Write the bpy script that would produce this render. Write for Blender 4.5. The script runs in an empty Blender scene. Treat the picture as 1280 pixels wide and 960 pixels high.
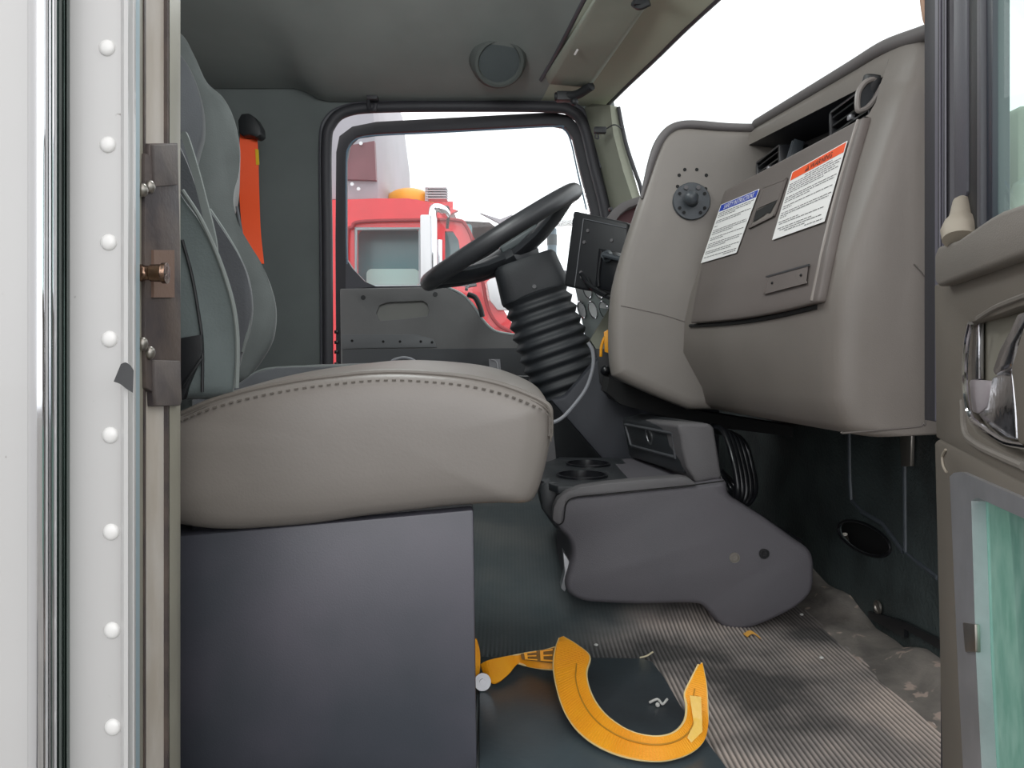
import bpy, bmesh, math, random
from mathutils import Vector, Matrix, Quaternion
random.seed(7)
SC = bpy.context.scene
COL = SC.collection
F, HX, HY = 960.0, 640.0, 440.0
# ------------------------------------------------------------------ geometry of the view (only used to measure real places)
def P(px, py, Y):
    return Vector(((px-HX)/F*Y, Y, -(py-HY)/F*Y))
def ray(px, py):
    return Vector(((px-HX)/F, 1.0, -(py-HY)/F))
def hit_plane(px, py, p0, n):
    r = ray(px, py)
    return r * (Vector(p0).dot(n) / r.dot(n))
def lin(c):
    c = c/255.0
    return c/12.92 if c <= 0.04045 else ((c+0.055)/1.055)**2.4
def smooth01(t):
    t = max(0.0, min(1.0, t)); return t*t*(3-2*t)
def interp(tab, x):
    if x <= tab[0][0]: return tab[0][1]
    for (a, b), (c, d) in zip(tab, tab[1:]):
        if x <= c: return b+(d-b)*(x-a)/(c-a)
    return tab[-1][1]
# ------------------------------------------------------------------ materials
def material(name, rgb, rough=0.6, metal=0.0, spec=0.5, bump=0.0, bscale=200.0, var=0.0, vscale=6.0, rgb2=None,
             spots=None, coat=0.0, wave=None, stretch=None, sheen=0.0):
    m = bpy.data.materials.new(name); m.use_nodes = True
    nt = m.node_tree; N = nt.nodes; L = nt.links
    b = N['Principled BSDF']
    c = (lin(rgb[0]), lin(rgb[1]), lin(rgb[2]), 1)
    b.inputs['Base Color'].default_value = c
    b.inputs['Roughness'].default_value = rough
    b.inputs['Metallic'].default_value = metal
    b.inputs['Specular IOR Level'].default_value = spec
    b.inputs['Coat Weight'].default_value = coat
    if sheen: b.inputs['Sheen Weight'].default_value = sheen
    tc = N.new('ShaderNodeTexCoord'); vec = tc.outputs['Object']
    if stretch:
        mp = N.new('ShaderNodeMapping'); mp.inputs['Scale'].default_value = stretch
        L.new(vec, mp.inputs['Vector']); vec = mp.outputs['Vector']
    colout = None
    if var > 0 or rgb2:
        n = N.new('ShaderNodeTexNoise'); n.inputs['Scale'].default_value = vscale; n.inputs['Detail'].default_value = 8
        L.new(vec, n.inputs['Vector'])
        r = N.new('ShaderNodeValToRGB'); L.new(n.outputs['Fac'], r.inputs['Fac'])
        d = rgb2 if rgb2 else tuple(v*(1-var) for v in rgb)
        r.color_ramp.elements[0].position = 0.35; r.color_ramp.elements[1].position = 0.65
        r.color_ramp.elements[0].color = (lin(d[0]), lin(d[1]), lin(d[2]), 1)
        r.color_ramp.elements[1].color = c
        colout = r.outputs['Color']
    if spots:   # (rgb, scale, threshold)
        n2 = N.new('ShaderNodeTexNoise'); n2.inputs['Scale'].default_value = spots[1]; n2.inputs['Detail'].default_value = 3
        L.new(vec, n2.inputs['Vector'])
        r2 = N.new('ShaderNodeValToRGB'); L.new(n2.outputs['Fac'], r2.inputs['Fac'])
        r2.color_ramp.elements[0].position = spots[2]; r2.color_ramp.elements[1].position = min(1, spots[2]+0.04)
        mx = N.new('ShaderNodeMix'); mx.data_type = 'RGBA'
        L.new(r2.outputs['Color'], mx.inputs[0])
        if colout: L.new(colout, mx.inputs[6])
        else: mx.inputs[6].default_value = c
        s = spots[0]; mx.inputs[7].default_value = (lin(s[0]), lin(s[1]), lin(s[2]), 1)
        colout = mx.outputs[2]
    if colout: L.new(colout, b.inputs['Base Color'])
    if bump > 0:
        n3 = N.new('ShaderNodeTexNoise'); n3.inputs['Scale'].default_value = bscale; n3.inputs['Detail'].default_value = 4
        L.new(vec, n3.inputs['Vector'])
        bp = N.new('ShaderNodeBump'); bp.inputs['Strength'].default_value = bump; bp.inputs['Distance'].default_value = 0.002
        L.new(n3.outputs['Fac'], bp.inputs['Height']); L.new(bp.outputs['Normal'], b.inputs['Normal'])
        if wave:
            w = N.new('ShaderNodeTexWave'); w.inputs['Scale'].default_value = wave; w.bands_direction = 'X'
            L.new(vec, w.inputs['Vector'])
            bp2 = N.new('ShaderNodeBump'); bp2.inputs['Strength'].default_value = 0.5; bp2.inputs['Distance'].default_value = 0.001
            L.new(w.outputs['Fac'], bp2.inputs['Height']); L.new(bp.outputs['Normal'], bp2.inputs['Normal'])
            L.new(bp2.outputs['Normal'], b.inputs['Normal'])
    return m
def glass_mat(name, tint, gloss=0.08, haze=0.0, hazecol=(1, 1, 1), rough=0.02):
    m = bpy.data.materials.new(name); m.use_nodes = True
    nt = m.node_tree; N = nt.nodes; L = nt.links; N.clear()
    out = N.new('ShaderNodeOutputMaterial'); t = N.new('ShaderNodeBsdfTransparent'); t.inputs[0].default_value = tuple(tint)+(1,)
    g = N.new('ShaderNodeBsdfGlossy'); g.inputs['Roughness'].default_value = rough
    mx = N.new('ShaderNodeMixShader'); mx.inputs[0].default_value = gloss
    L.new(t.outputs[0], mx.inputs[1]); L.new(g.outputs[0], mx.inputs[2])
    last = mx
    if haze > 0:
        d = N.new('ShaderNodeBsdfTranslucent'); d.inputs[0].default_value = tuple(hazecol)+(1,)
        m2 = N.new('ShaderNodeMixShader'); m2.inputs[0].default_value = haze
        L.new(mx.outputs[0], m2.inputs[1]); L.new(d.outputs[0], m2.inputs[2]); last = m2
    L.new(last.outputs[0], out.inputs[0])
    return m
M = {}
def mm(k, *a, **kw): M[k] = material(k, *a, **kw)
mm('dash_grey', (118,111,105), 0.5, bump=0.12, bscale=900, var=0.06, vscale=5, spots=((140,134,128), 18, 0.80))
mm('dash_centre', (126,120,114), 0.48, bump=0.12, bscale=900, var=0.06, vscale=6, spots=((150,144,138), 16, 0.80))
mm('glove_brown', (102,94,90), 0.5, bump=0.10, bscale=1100, var=0.05, vscale=5, spots=((130,122,116), 22, 0.79))
mm('rubber_edge', (92,88,88), 0.6, bump=0.1, bscale=300)
mm('black', (26,27,30), 0.55, bump=0.1, bscale=500)
mm('black_gloss', (22,23,26), 0.28, bump=0.03, bscale=300)
mm('black_deep', (8,8,9), 0.8)
mm('boot', (37,40,44), 0.55, bump=0.15, bscale=300, var=0.15)
mm('wheel', (56,57,60), 0.38, bump=0.12, bscale=900, var=0.1)
mm('wheel_dark', (44,46,50), 0.5, bump=0.1, bscale=600)
mm('headliner', (138,143,140), 0.95, bump=0.35, bscale=700, var=0.1, vscale=3, sheen=0.1)
mm('side_trim', (104,110,109), 0.9, bump=0.3, bscale=600, var=0.08, vscale=4)
mm('pillar_green', (140,142,126), 0.8, bump=0.1, bscale=500, var=0.05)
mm('visor', (142,146,134), 0.8, bump=0.15, bscale=600, var=0.05)
mm('seal', (48,47,52), 0.6, bump=0.1, bscale=200)
mm('seal_light', (74,74,80), 0.55, bump=0.1, bscale=200)
mm('door_dark', (112,112,112), 0.6, bump=0.15, bscale=700, var=0.08)
mm('door_strip', (104,106,108), 0.55, bump=0.1, bscale=700)
mm('door_low', (72,74,77), 0.7, bump=0.15, bscale=500)
mm('leather', (117,111,106), 0.42, bump=0.10, bscale=350, var=0.07, vscale=5)
mm('leather_top', (104,98,92), 0.45, bump=0.2, bscale=150, var=0.05)
mm('stitch', (84,78,72), 0.8)
mm('fabric_green', (93,103,103), 0.75, bump=0.3, bscale=300, var=0.14, vscale=9, sheen=0.3)
mm('fabric_dark', (84,86,90), 0.85, bump=0.3, bscale=300, var=0.12, vscale=8, sheen=0.2)
mm('fabric_far', (95,100,99), 0.75, bump=0.25, bscale=300, var=0.12, vscale=8, sheen=0.3)
mm('piping_grey', (112,118,116), 0.7, bump=0.1, bscale=300)
mm('pedestal', (72,70,79), 0.40, bump=0.07, bscale=500, rgb2=(56,59,66), vscale=5, spots=((112,112,120), 9, 0.735))
mm('orange_belt', (255,82,28), 0.7, bump=0.2, bscale=500)
mm('yellow', (240,190,30), 0.55)
mm('skin_white', (184,183,182), 0.35, bump=0.02, bscale=60, var=0.02, vscale=3, coat=0.2, spots=((110,105,100), 70, 0.735))
mm('jamb_cream', (150,146,132), 0.5, bump=0.15, bscale=60, var=0.10, vscale=8)
mm('jamb_strip', (196,190,184), 0.4, rgb2=(170,160,148), vscale=14, bump=0.1, bscale=100, spots=((110,98,88), 40, 0.70), stretch=(2,2,0.5))
mm('chrome', (225,225,228), 0.07, metal=1.0, bump=0.05, bscale=12)
mm('chrome_worn', (200,200,204), 0.16, metal=1.0, bump=0.3, bscale=60)
mm('steel', (150,145,138), 0.35, metal=0.9, bump=0.2, bscale=80)
mm('alu', (172,172,176), 0.4, metal=0.6, bump=0.15, bscale=90, var=0.1, vscale=20)
mm('striker_brown', (96,84,78), 0.55, metal=0.3, bump=0.3, bscale=140, rgb2=(66,60,62), vscale=22)
mm('pin', (160,130,112), 0.2, metal=1.0, bump=0.5, bscale=150, rgb2=(90,64,50), vscale=60)
mm('lip_green', (150,168,176), 0.35, metal=0.2)
mm('lip_dark', (100,124,134), 0.4)
mm('console', (86,83,88), 0.6, bump=0.3, bscale=900, rgb2=(82,80,85), vscale=6)
mm('console_trim', (92,90,92), 0.55, bump=0.3, bscale=900, var=0.06)
mm('console_dark', (40,43,46), 0.45, bump=0.2, bscale=700, var=0.1)
mm('firewall', (58,67,67), 0.6, bump=0.9, bscale=160, var=0.35, vscale=10)
mm('doghouse', (56,58,65), 0.65, bump=0.25, bscale=600, var=0.1)
mm('mat_smooth', (62,74,80), 0.34, bump=0.1, bscale=120, rgb2=(34,39,42), vscale=4, spots=((100,104,104), 26, 0.76))
mm('paper', (246,245,243), 0.5)
mm('label_orange', (250,84,24), 0.5)
mm('label_blue', (20,58,176), 0.5)
mm('ink', (24,22,24), 0.6)
mm('ink_grey', (88,86,88), 0.6)
mm('ball_grey', (58,63,68), 0.42, bump=0.15, bscale=400)
mm('strap', (240,160,12), 0.55, bump=0.35, bscale=500, rgb2=(232,144,10), vscale=20)
mm('strap_edge', (214,190,130), 0.8)
mm('strap_brown', (112,76,18), 0.7)
mm('truck_red', (236,26,40), 0.3, coat=0.5, var=0.06)
mm('truck_grey', (170,168,176), 0.5, var=0.08, vscale=2)
mm('truck_maroon', (120,66,74), 0.5, var=0.15, vscale=4)
mm('truck_dark', (70,60,58), 0.6, var=0.3, vscale=6)
mm('truck_glass', (84,132,138), 0.2, rgb2=(104,150,154), vscale=2)
mm('truck_seat', (176,222,216), 0.6)
mm('white_metal', (225,225,228), 0.35, metal=0.2)
mm('amber', (250,166,10), 0.4)
mm('ground', (120,118,114), 0.9, bump=0.3, bscale=30, var=0.15, vscale=2)
mm('armrest', (116,110,103), 0.6, bump=0.25, bscale=900, var=0.05)
mm('door_brown', (104,97,88), 0.65, bump=0.2, bscale=900, var=0.05)
mm('cap_beige', (160,150,135), 0.6, var=0.08)
mm('grey_cable', (150,152,158), 0.5)
mm('gauge_face', (250,252,252), 0.5)
mm('gauge_panel', (150,160,158), 0.5)
mm('red_dark', (84,46,50), 0.6)
mm('leaf', (206,150,60), 0.7)
mm('straw', (190,180,150), 0.8)
mm('crumb', (190,190,186), 0.8)
mm('ridge', (112,106,100), 0.95, bump=0.6, bscale=150, rgb2=(82,78,74), vscale=18, spots=((150,134,124), 30, 0.62))
mm('socket', (110,112,114), 0.3, metal=0.7)
# ribbed rubber: grey, with dust on parts of it
def rib_material():
    m = material('ribbed_rubber', (78,74,72), 0.75, bump=0.25, bscale=260)
    nt = m.node_tree; N = nt.nodes; L = nt.links; b = N['Principled BSDF']
    tc = N.new('ShaderNodeTexCoord')
    n = N.new('ShaderNodeTexNoise'); n.inputs['Scale'].default_value = 5.5; n.inputs['Detail'].default_value = 9
    L.new(tc.outputs['Object'], n.inputs['Vector'])
    r = N.new('ShaderNodeValToRGB'); L.new(n.outputs['Fac'], r.inputs['Fac'])
    e = r.color_ramp.elements
    e[0].position = 0.38; e[0].color = (lin(78),lin(75),lin(74),1)
    e[1].position = 0.66; e[1].color = (lin(196),lin(180),lin(170),1)
    x = e.new(0.5); x.color = (lin(142),lin(134),lin(130),1)
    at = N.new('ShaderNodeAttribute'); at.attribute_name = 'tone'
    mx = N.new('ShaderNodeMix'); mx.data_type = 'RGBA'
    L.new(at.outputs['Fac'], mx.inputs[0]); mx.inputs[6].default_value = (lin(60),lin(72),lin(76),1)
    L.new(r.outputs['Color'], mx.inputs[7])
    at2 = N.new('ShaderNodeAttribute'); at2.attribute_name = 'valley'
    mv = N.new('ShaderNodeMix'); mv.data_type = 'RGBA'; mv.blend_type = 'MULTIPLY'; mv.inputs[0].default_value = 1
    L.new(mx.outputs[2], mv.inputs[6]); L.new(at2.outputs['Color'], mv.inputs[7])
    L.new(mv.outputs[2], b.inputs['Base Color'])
    M['ribbed'] = m
rib_material()
M['glass_clear'] = glass_mat('clear_glass', (0.93,0.97,0.97), 0.06, 0.03)
M['glass_side'] = glass_mat('side_window_glass', (0.95,0.98,0.98), 0.05, 0.035)
M['glass_green'] = glass_mat('green_tinted_glass', (0.66,0.86,0.80), 0.05, 0.10, (0.7,0.9,0.85))
M['glass_deep'] = glass_mat('dirty_green_glass', (0.20,0.46,0.38), 0.06, 0.34, (0.30,0.55,0.46), 0.2)
_nt = M['glass_deep'].node_tree
_n = _nt.nodes.new('ShaderNodeTexNoise'); _n.inputs['Scale'].default_value = 9; _n.inputs['Detail'].default_value = 8
_r = _nt.nodes.new('ShaderNodeValToRGB'); _r.color_ramp.elements[0].position = 0.35; _r.color_ramp.elements[1].position = 0.68
_r.color_ramp.elements[0].color = (0.20,0.44,0.35,1); _r.color_ramp.elements[1].color = (0.34,0.60,0.50,1)
_nt.links.new(_n.outputs['Fac'], _r.inputs['Fac'])
for _k in _nt.nodes:
    if _k.type == 'BSDF_TRANSLUCENT': _nt.links.new(_r.outputs['Color'], _k.inputs[0])
# ------------------------------------------------------------------ mesh builder
class B:
    def __init__(s): s.v = []; s.f = []; s.m = []
    def add(s, V, Fs, mi=0):
        o = len(s.v); s.v += [Vector(v) for v in V]
        for f in Fs: s.f.append([i+o for i in f]); s.m.append(mi)
        return s
    def box(s, c, sz, rot=None, mi=0):
        R = rot if rot is not None else Matrix.Identity(3)
        V = [Vector(c) + R @ Vector((x*sz[0]/2, y*sz[1]/2, z*sz[2]/2)) for x in (-1,1) for y in (-1,1) for z in (-1,1)]
        return s.add(V, [(0,1,3,2),(4,6,7,5),(0,4,5,1),(2,3,7,6),(0,2,6,4),(1,5,7,3)], mi)
    def prism(s, pts, off, mi=0):
        n = len(pts); off = Vector(off); pts = [Vector(p) for p in pts]
        V = pts + [p+off for p in pts]
        Fs = [tuple(range(n)), tuple(range(2*n-1, n-1, -1))] + [(i,(i+1)%n,n+(i+1)%n,n+i) for i in range(n)]
        return s.add(V, Fs, mi)
    def loft(s, rings, mi=0, cap=True, closed=True):
        n = len(rings[0]); V = [p for r in rings for p in r]; Fs = []
        for k in range(len(rings)-1):
            for i in range(n if closed else n-1):
                j = (i+1) % n
                Fs.append((k*n+i, k*n+j, (k+1)*n+j, (k+1)*n+i))
        if cap and closed:
            Fs.append(tuple(range(n-1,-1,-1))); Fs.append(tuple((len(rings)-1)*n+i for i in range(n)))
        return s.add(V, Fs, mi)
    def tube(s, pts, r, seg=10, mi=0, closed=False, smooth=True, flat=1.0):
        pts = [Vector(p) for p in pts]
        if smooth: pts = crv(pts, closed, 6)
        n = len(pts); rings = []; up = None
        for i, p in enumerate(pts):
            a = pts[(i-1) % n] if (closed or i > 0) else p
            b = pts[(i+1) % n] if (closed or i < n-1) else p
            t = (b-a).normalized()
            if up is None:
                up = t.orthogonal().normalized()
            up = (up - t*up.dot(t)).normalized()
            w = t.cross(up)
            rr = r(i/(n-1)) if callable(r) else r
            rings.append([p + up*math.cos(2*math.pi*k/seg)*rr + w*math.sin(2*math.pi*k/seg)*rr*flat for k in range(seg)])
        if closed: rings.append(rings[0])
        return s.loft(rings, mi, cap=not closed)
    def lathe(s, p0, axis, prof, seg=24, mi=0, ell=1.0, up=None):
        ax = Vector(axis).normalized(); u = Vector(up) if up else ax.orthogonal()
        u = (u-ax*u.dot(ax)).normalized(); w = ax.cross(u)
        rings = [[Vector(p0)+ax*h+(u*math.cos(2*math.pi*k/seg)*r+w*math.sin(2*math.pi*k/seg)*r*ell) for k in range(seg)] for h, r in prof]
        return s.loft(rings, mi)
    def sphere(s, c, r, mi=0, sc=(1,1,1), seg=16, rings=10):
        c = Vector(c); V = []; Fs = []
        for i in range(rings+1):
            th = math.pi*i/rings
            for j in range(seg):
                ph = 2*math.pi*j/seg
                V.append(c+Vector((math.sin(th)*math.cos(ph)*r*sc[0], math.sin(th)*math.sin(ph)*r*sc[1], math.cos(th)*r*sc[2])))
        for i in range(rings):
            for j in range(seg):
                Fs.append((i*seg+j, (i+1)*seg+j, (i+1)*seg+(j+1)%seg, i*seg+(j+1)%seg))
        return s.add(V, Fs, mi)
    def ribbon(s, A, Bp, thick=0.0015, mi=0, n=6):
        A = crv([Vector(p) for p in A], False, n); Bq = crv([Vector(p) for p in Bp], False, n)
        V = []; Fs = []
        N = len(A)
        for i in range(N):
            a, b = A[i], Bq[i]
            t = (A[min(i+1,N-1)]-A[max(i-1,0)])
            nn = t.cross(b-a)
            nn = nn.normalized()*thick if nn.length > 1e-9 else Vector((0,0,thick))
            V += [a, b, b+nn, a+nn]
        for i in range(N-1):
            o = i*4; q = o+4
            Fs += [(o,o+1,q+1,q),(o+1,o+2,q+2,q+1),(o+2,o+3,q+3,q+2),(o+3,o,q,q+3)]
        Fs += [(0,3,2,1), ((N-1)*4,(N-1)*4+1,(N-1)*4+2,(N-1)*4+3)]
        return s.add(V, Fs, mi)
    def plate_hole(s, outer, holes, off, mi=0, backing=None):
        """flat plate with real holes, thickness off"""
        bm = bmesh.new(); edges = []
        for loop in [outer]+holes:
            vs = [bm.verts.new(Vector(p)) for p in loop]
            for i in range(len(vs)): edges.append(bm.edges.new((vs[i], vs[(i+1)%len(vs)])))
        bmesh.ops.triangle_fill(bm, edges=edges, use_beauty=True)
        bm.verts.index_update()
        V = [v.co.copy() for v in bm.verts]; Fs = [[v.index for v in f.verts] for f in bm.faces]
        bd = [(e.verts[0].index, e.verts[1].index) for e in bm.edges if len(e.link_faces) == 1]
        bm.free()
        n = len(V); off = Vector(off)
        V2 = V+[v+off for v in V]
        F2 = Fs+[[i+n for i in reversed(f)] for f in Fs]+[[a,b,b+n,a+n] for a, b in bd]
        return s.add(V2, F2, mi)
    def build(s, name, mats, parent=None, bevel=0, seg=2, smooth=True, angle=38, kind=None, sub=0, label=None):
        if not isinstance(mats, (list, tuple)): mats = [mats]
        bm = bmesh.new()
        vs = [bm.verts.new(v) for v in s.v]
        for f, mi in zip(s.f, s.m):
            try:
                fc = bm.faces.new([vs[i] for i in f]); fc.material_index = mi
            except ValueError: pass
        bmesh.ops.remove_doubles(bm, verts=bm.verts, dist=1e-6)
        bmesh.ops.recalc_face_normals(bm, faces=bm.faces)
        if bevel > 0:
            ed = [e for e in bm.edges if len(e.link_faces) == 2 and e.calc_face_angle(0) > math.radians(32)]
            if ed: bmesh.ops.bevel(bm, geom=ed, offset=bevel, segments=seg, profile=0.5, affect='EDGES', clamp_overlap=True)
        me = bpy.data.meshes.new(name)
        if len(bm.verts) == 0: bm.free(); return None
        lo = Vector((min(v.co[i] for v in bm.verts) for i in range(3))); hi = Vector((max(v.co[i] for v in bm.verts) for i in range(3)))
        c = (lo+hi)/2
        bmesh.ops.translate(bm, verts=bm.verts, vec=-c)
        bm.to_mesh(me); bm.free()
        for k in mats: me.materials.append(M[k] if isinstance(k, str) else k)
        if smooth:
            me.shade_smooth(); me.set_sharp_from_angle(angle=math.radians(angle))
        o = bpy.data.objects.new(name, me); COL.objects.link(o)
        if sub:
            md = o.modifiers.new('subdivision', 'SUBSURF'); md.levels = sub; md.render_levels = sub
        o['c'] = tuple(c)
        place(o, c, parent)
        if kind: o['kind'] = kind
        if label: o['label'] = label
        return o
WORLD = {}
def place(o, c, parent):
    pw = Vector((0,0,0))
    if parent is not None:
        pw = WORLD[parent.name]; o.parent = parent
    o.location = Vector(c)-pw; WORLD[o.name] = Vector(c)
    if 'c' in o: del o['c']
def thing(name, label, cat, loc, group=None, kind=None):
    o = bpy.data.objects.new(name, None); COL.objects.link(o); o.empty_display_size = 0.05
    o.location = Vector(loc); WORLD[o.name] = Vector(loc)
    if kind: o['kind'] = kind
    if label: o['label'] = label
    if cat: o['category'] = cat
    if group: o['group'] = group
    return o
def tag(o, label, cat, group=None, kind=None):
    o['label'] = label
    if cat: o['category'] = cat
    if group: o['group'] = group
    if kind: o['kind'] = kind
    return o
def crv(pts, closed=False, n=6):
    pts = [Vector(p) for p in pts]; m = len(pts); out = []
    if m < 3 and not closed: return pts
    rng = range(m) if closed else range(m-1)
    for i in rng:
        p0 = pts[(i-1) % m] if (closed or i > 0) else pts[0]*2-pts[1]
        p1 = pts[i]; p2 = pts[(i+1) % m]
        p3 = pts[(i+2) % m] if (closed or i < m-2) else pts[-1]*2-pts[-2]
        for k in range(n):
            t = k/n
            out.append(0.5*((2*p1)+(p2-p0)*t+(2*p0-5*p1+4*p2-p3)*t*t+(3*p1-p0-3*p2+p3)*t**3))
    if not closed: out.append(pts[-1])
    return out
def PX(lst, Y): return [P(a, b, Y) for a, b in lst]
def ell(cx, cy, rx, ry, rot=0, n=28):
    c, s_ = math.cos(math.radians(rot)), math.sin(math.radians(rot))
    return [(cx+rx*math.cos(2*math.pi*k/n)*c-ry*math.sin(2*math.pi*k/n)*s_, cy+rx*math.cos(2*math.pi*k/n)*s_+ry*math.sin(2*math.pi*k/n)*c) for k in range(n)]
def rrect(x0, y0, x1, y1, r, n=5):
    out = []
    for cx, cy, a0 in ((x1-r,y0+r,-90),(x1-r,y1-r,0),(x0+r,y1-r,90),(x0+r,y0+r,180)):
        for k in range(n+1):
            a = math.radians(a0+90*k/n); out.append((cx+r*math.cos(a), cy+r*math.sin(a)))
    return out
def text2d(s, size=1.0):
    cu = bpy.data.curves.new('lettering', 'FONT'); cu.body = s; cu.size = size; cu.resolution_u = 2
    o = bpy.data.objects.new('lettering', cu); COL.objects.link(o)
    dg = bpy.context.evaluated_depsgraph_get(); me = o.evaluated_get(dg).to_mesh()
    V = [(v.co.x, v.co.y) for v in me.vertices]; Fs = [tuple(p.vertices) for p in me.polygons]
    o.evaluated_get(dg).to_mesh_clear(); bpy.data.objects.remove(o); bpy.data.curves.remove(cu)
    x0 = min(v[0] for v in V); x1 = max(v[0] for v in V); y0 = min(v[1] for v in V); y1 = max(v[1] for v in V)
    return [((x-x0)/(x1-x0), (y-y0)/(y1-y0)) for x, y in V], Fs

# ================================================================== CAMERA, WORLD, LIGHT
cam = bpy.data.cameras.new('camera'); co = bpy.data.objects.new('camera', cam); COL.objects.link(co)
co.rotation_euler = (math.pi/2, 0, 0); cam.sensor_width = 36; cam.lens = 27.0; cam.shift_y = -40/1280; cam.clip_start = 0.02
SC.camera = co
w = bpy.data.worlds.new('overcast'); SC.world = w; w.use_nodes = True
nt = w.node_tree; bg = nt.nodes['Background']
tc = nt.nodes.new('ShaderNodeTexCoord'); sx = nt.nodes.new('ShaderNodeSeparateXYZ'); rp = nt.nodes.new('ShaderNodeValToRGB')
nt.links.new(tc.outputs['Generated'], sx.inputs[0]); nt.links.new(sx.outputs['Z'], rp.inputs['Fac']); nt.links.new(rp.outputs['Color'], bg.inputs['Color'])
rp.color_ramp.elements[0].color = (0.90,0.93,0.97,1); rp.color_ramp.elements[1].color = (1,0.99,0.98,1); rp.color_ramp.elements[1].position = 0.6
bg.inputs['Strength'].default_value = 1.7
SC.view_settings.view_transform = 'Standard'; SC.view_settings.look = 'None'; SC.view_settings.exposure = 0.14; SC.view_settings.gamma = 1.09
SC.cycles.use_denoising = True; SC.cycles.max_bounces = 8; SC.cycles.diffuse_bounces = 5; SC.cycles.transparent_max_bounces = 12
SC.cycles.sample_clamp_indirect = 6
def area(name, loc, target, size, energy, col=(1,1,1), sy=None):
    l = bpy.data.lights.new(name, 'AREA'); l.energy = energy; l.size = size; l.color = col
    if sy: l.shape = 'RECTANGLE'; l.size_y = sy
    o = bpy.data.objects.new(name, l); COL.objects.link(o); o.location = loc
    o.rotation_euler = (Vector(target)-Vector(loc)).to_track_quat('-Z', 'Y').to_euler()
    return o
area('soft_fill', (0.3,-2.6,1.2), (0.2,1.2,0.0), 2.6, 26)  # added fill lamp behind the camera, on top of the sky light
def fill_point(name, loc, energy, r, col=(0.95,1,0.99)):
    l = bpy.data.lights.new(name, 'POINT'); l.energy = energy; l.shadow_soft_size = r; l.color = col
    o = bpy.data.objects.new(name, l); COL.objects.link(o); o.location = loc
fill_point('cab_fill', (-0.22,1.22,0.70), 9.0, 0.12)  # added lamp without a fixture, brightens the far side of the cab

# ================================================================== SETTING
g = B(); g.box((0,6,-1.95), (60,60,0.1)); g.build('ground', 'ground', kind='structure')
# --- ribbed floor
def floor_z(X, Y):
    z = -0.452
    z += 0.095*smooth01((Y-1.17)/0.42)*(1-smooth01((X-0.26)/0.16))
    z += 0.004*smooth01((X-0.50)/0.08)
    return z
def floor_mesh():
    x0, x1, y0, y1 = -0.2, 0.585, 0.70, 2.35; per = 0.0066; nx = int((x1-x0)/per*4); ny = 46
    V = []; Fs = []; tone = []; val = []
    for j in range(ny+1):
        Y = y0+(y1-y0)*j/ny
        for i in range(nx+1):
            X = x0+(x1-x0)*i/nx
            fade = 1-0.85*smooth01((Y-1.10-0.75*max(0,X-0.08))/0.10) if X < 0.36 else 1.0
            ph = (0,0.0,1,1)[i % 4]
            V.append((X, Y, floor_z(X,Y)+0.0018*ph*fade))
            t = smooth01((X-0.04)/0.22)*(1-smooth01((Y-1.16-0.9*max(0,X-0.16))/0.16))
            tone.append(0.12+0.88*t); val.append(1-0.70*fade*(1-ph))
    for j in range(ny):
        for i in range(nx):
            a = j*(nx+1)+i; Fs.append((a,a+1,a+nx+2,a+nx+1))
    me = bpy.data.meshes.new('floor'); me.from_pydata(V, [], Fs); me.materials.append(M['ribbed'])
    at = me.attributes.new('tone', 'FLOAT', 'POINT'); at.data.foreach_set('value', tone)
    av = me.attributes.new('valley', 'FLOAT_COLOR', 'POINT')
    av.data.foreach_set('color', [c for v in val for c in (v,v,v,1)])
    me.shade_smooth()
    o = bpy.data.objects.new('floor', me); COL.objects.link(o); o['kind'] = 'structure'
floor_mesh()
g = B(); g.box((-0.2,1.5,-0.49), (2.1,1.85,0.05)); g.box((-0.75,1.55,-0.455), (0.95,1.7,0.01)); g.build('floor_base', 'black', kind='structure')
# sill by the passenger door
g = B(); g.box((0.2,0.69,-0.458), (1.0,0.07,0.03)); g.build('trim_1', 'ridge', bevel=0.004, kind='structure')
# dusty raised edge of the mat along the kick panel
def W(px, py, X=0.585):
    a = (px-HX)/F; Y = X/a; return Vector((X, Y, -(py-HY)/F*Y))
g = B()
rings = []
rnd = random.Random(3)
for k in range(26):
    Y = 0.84+k*0.03
    h = 0.016+0.003*math.sin(k*0.9)+rnd.uniform(-0.002,0.002)+0.016*smooth01((Y-1.28)/0.03)+0.022*(1-smooth01((Y-1.06)/0.08))
    xs = [0.505,0.520,0.535,0.553,0.570,0.583]; hs = [0.004,0.008,0.012,h*0.8,h,h*1.02]
    rings.append([(x+rnd.uniform(-0.002,0.002), Y, -0.455+hh+rnd.uniform(-0.002,0.002)) for x, hh in zip(xs, hs)]+[(0.585,Y,-0.47),(0.501,Y,-0.47)])
g.loft(rings); g.build('trim_2', 'ridge', angle=60, kind='structure')
# --- kick panel / firewall in front
Wn = [(0.585,0.80,-0.50),(0.585,2.45,-0.50),(0.585,2.45,-0.02),(0.585,0.80,-0.02)]
oval = [W(x,y) for x,y in ell(1081,673,36,17,27)]
g = B(); g.plate_hole(Wn, [oval], (0.005,0,0)); 
wf = g.build('wall_front', 'firewall', kind='structure')
g = B(); g.tube([Vector(p)+Vector((-0.001,0,0)) for p in oval], 0.0025, 8, closed=True, smooth=False); g.build('hole_rim', 'black_gloss', wf)
g = B(); g.box((0.63,W(1081,673).y+0.05,-0.30),(0.01,0.5,0.34)); g.build('backing', 'black_deep', wf)
g = B()
g.tube([W(1062,540),W(1063,600),W(1065,626),W(1078,640),W(1104,655),W(1130,690)], 0.004, 8, smooth=False)
g.tube([W(1131,545),W(1132,690),W(1150,705),W(1172,722)], 0.0035, 8, smooth=False)
g.build('panel_crease', material('crease',(62,68,74),0.5,bump=0.5,bscale=200), wf)
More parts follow.
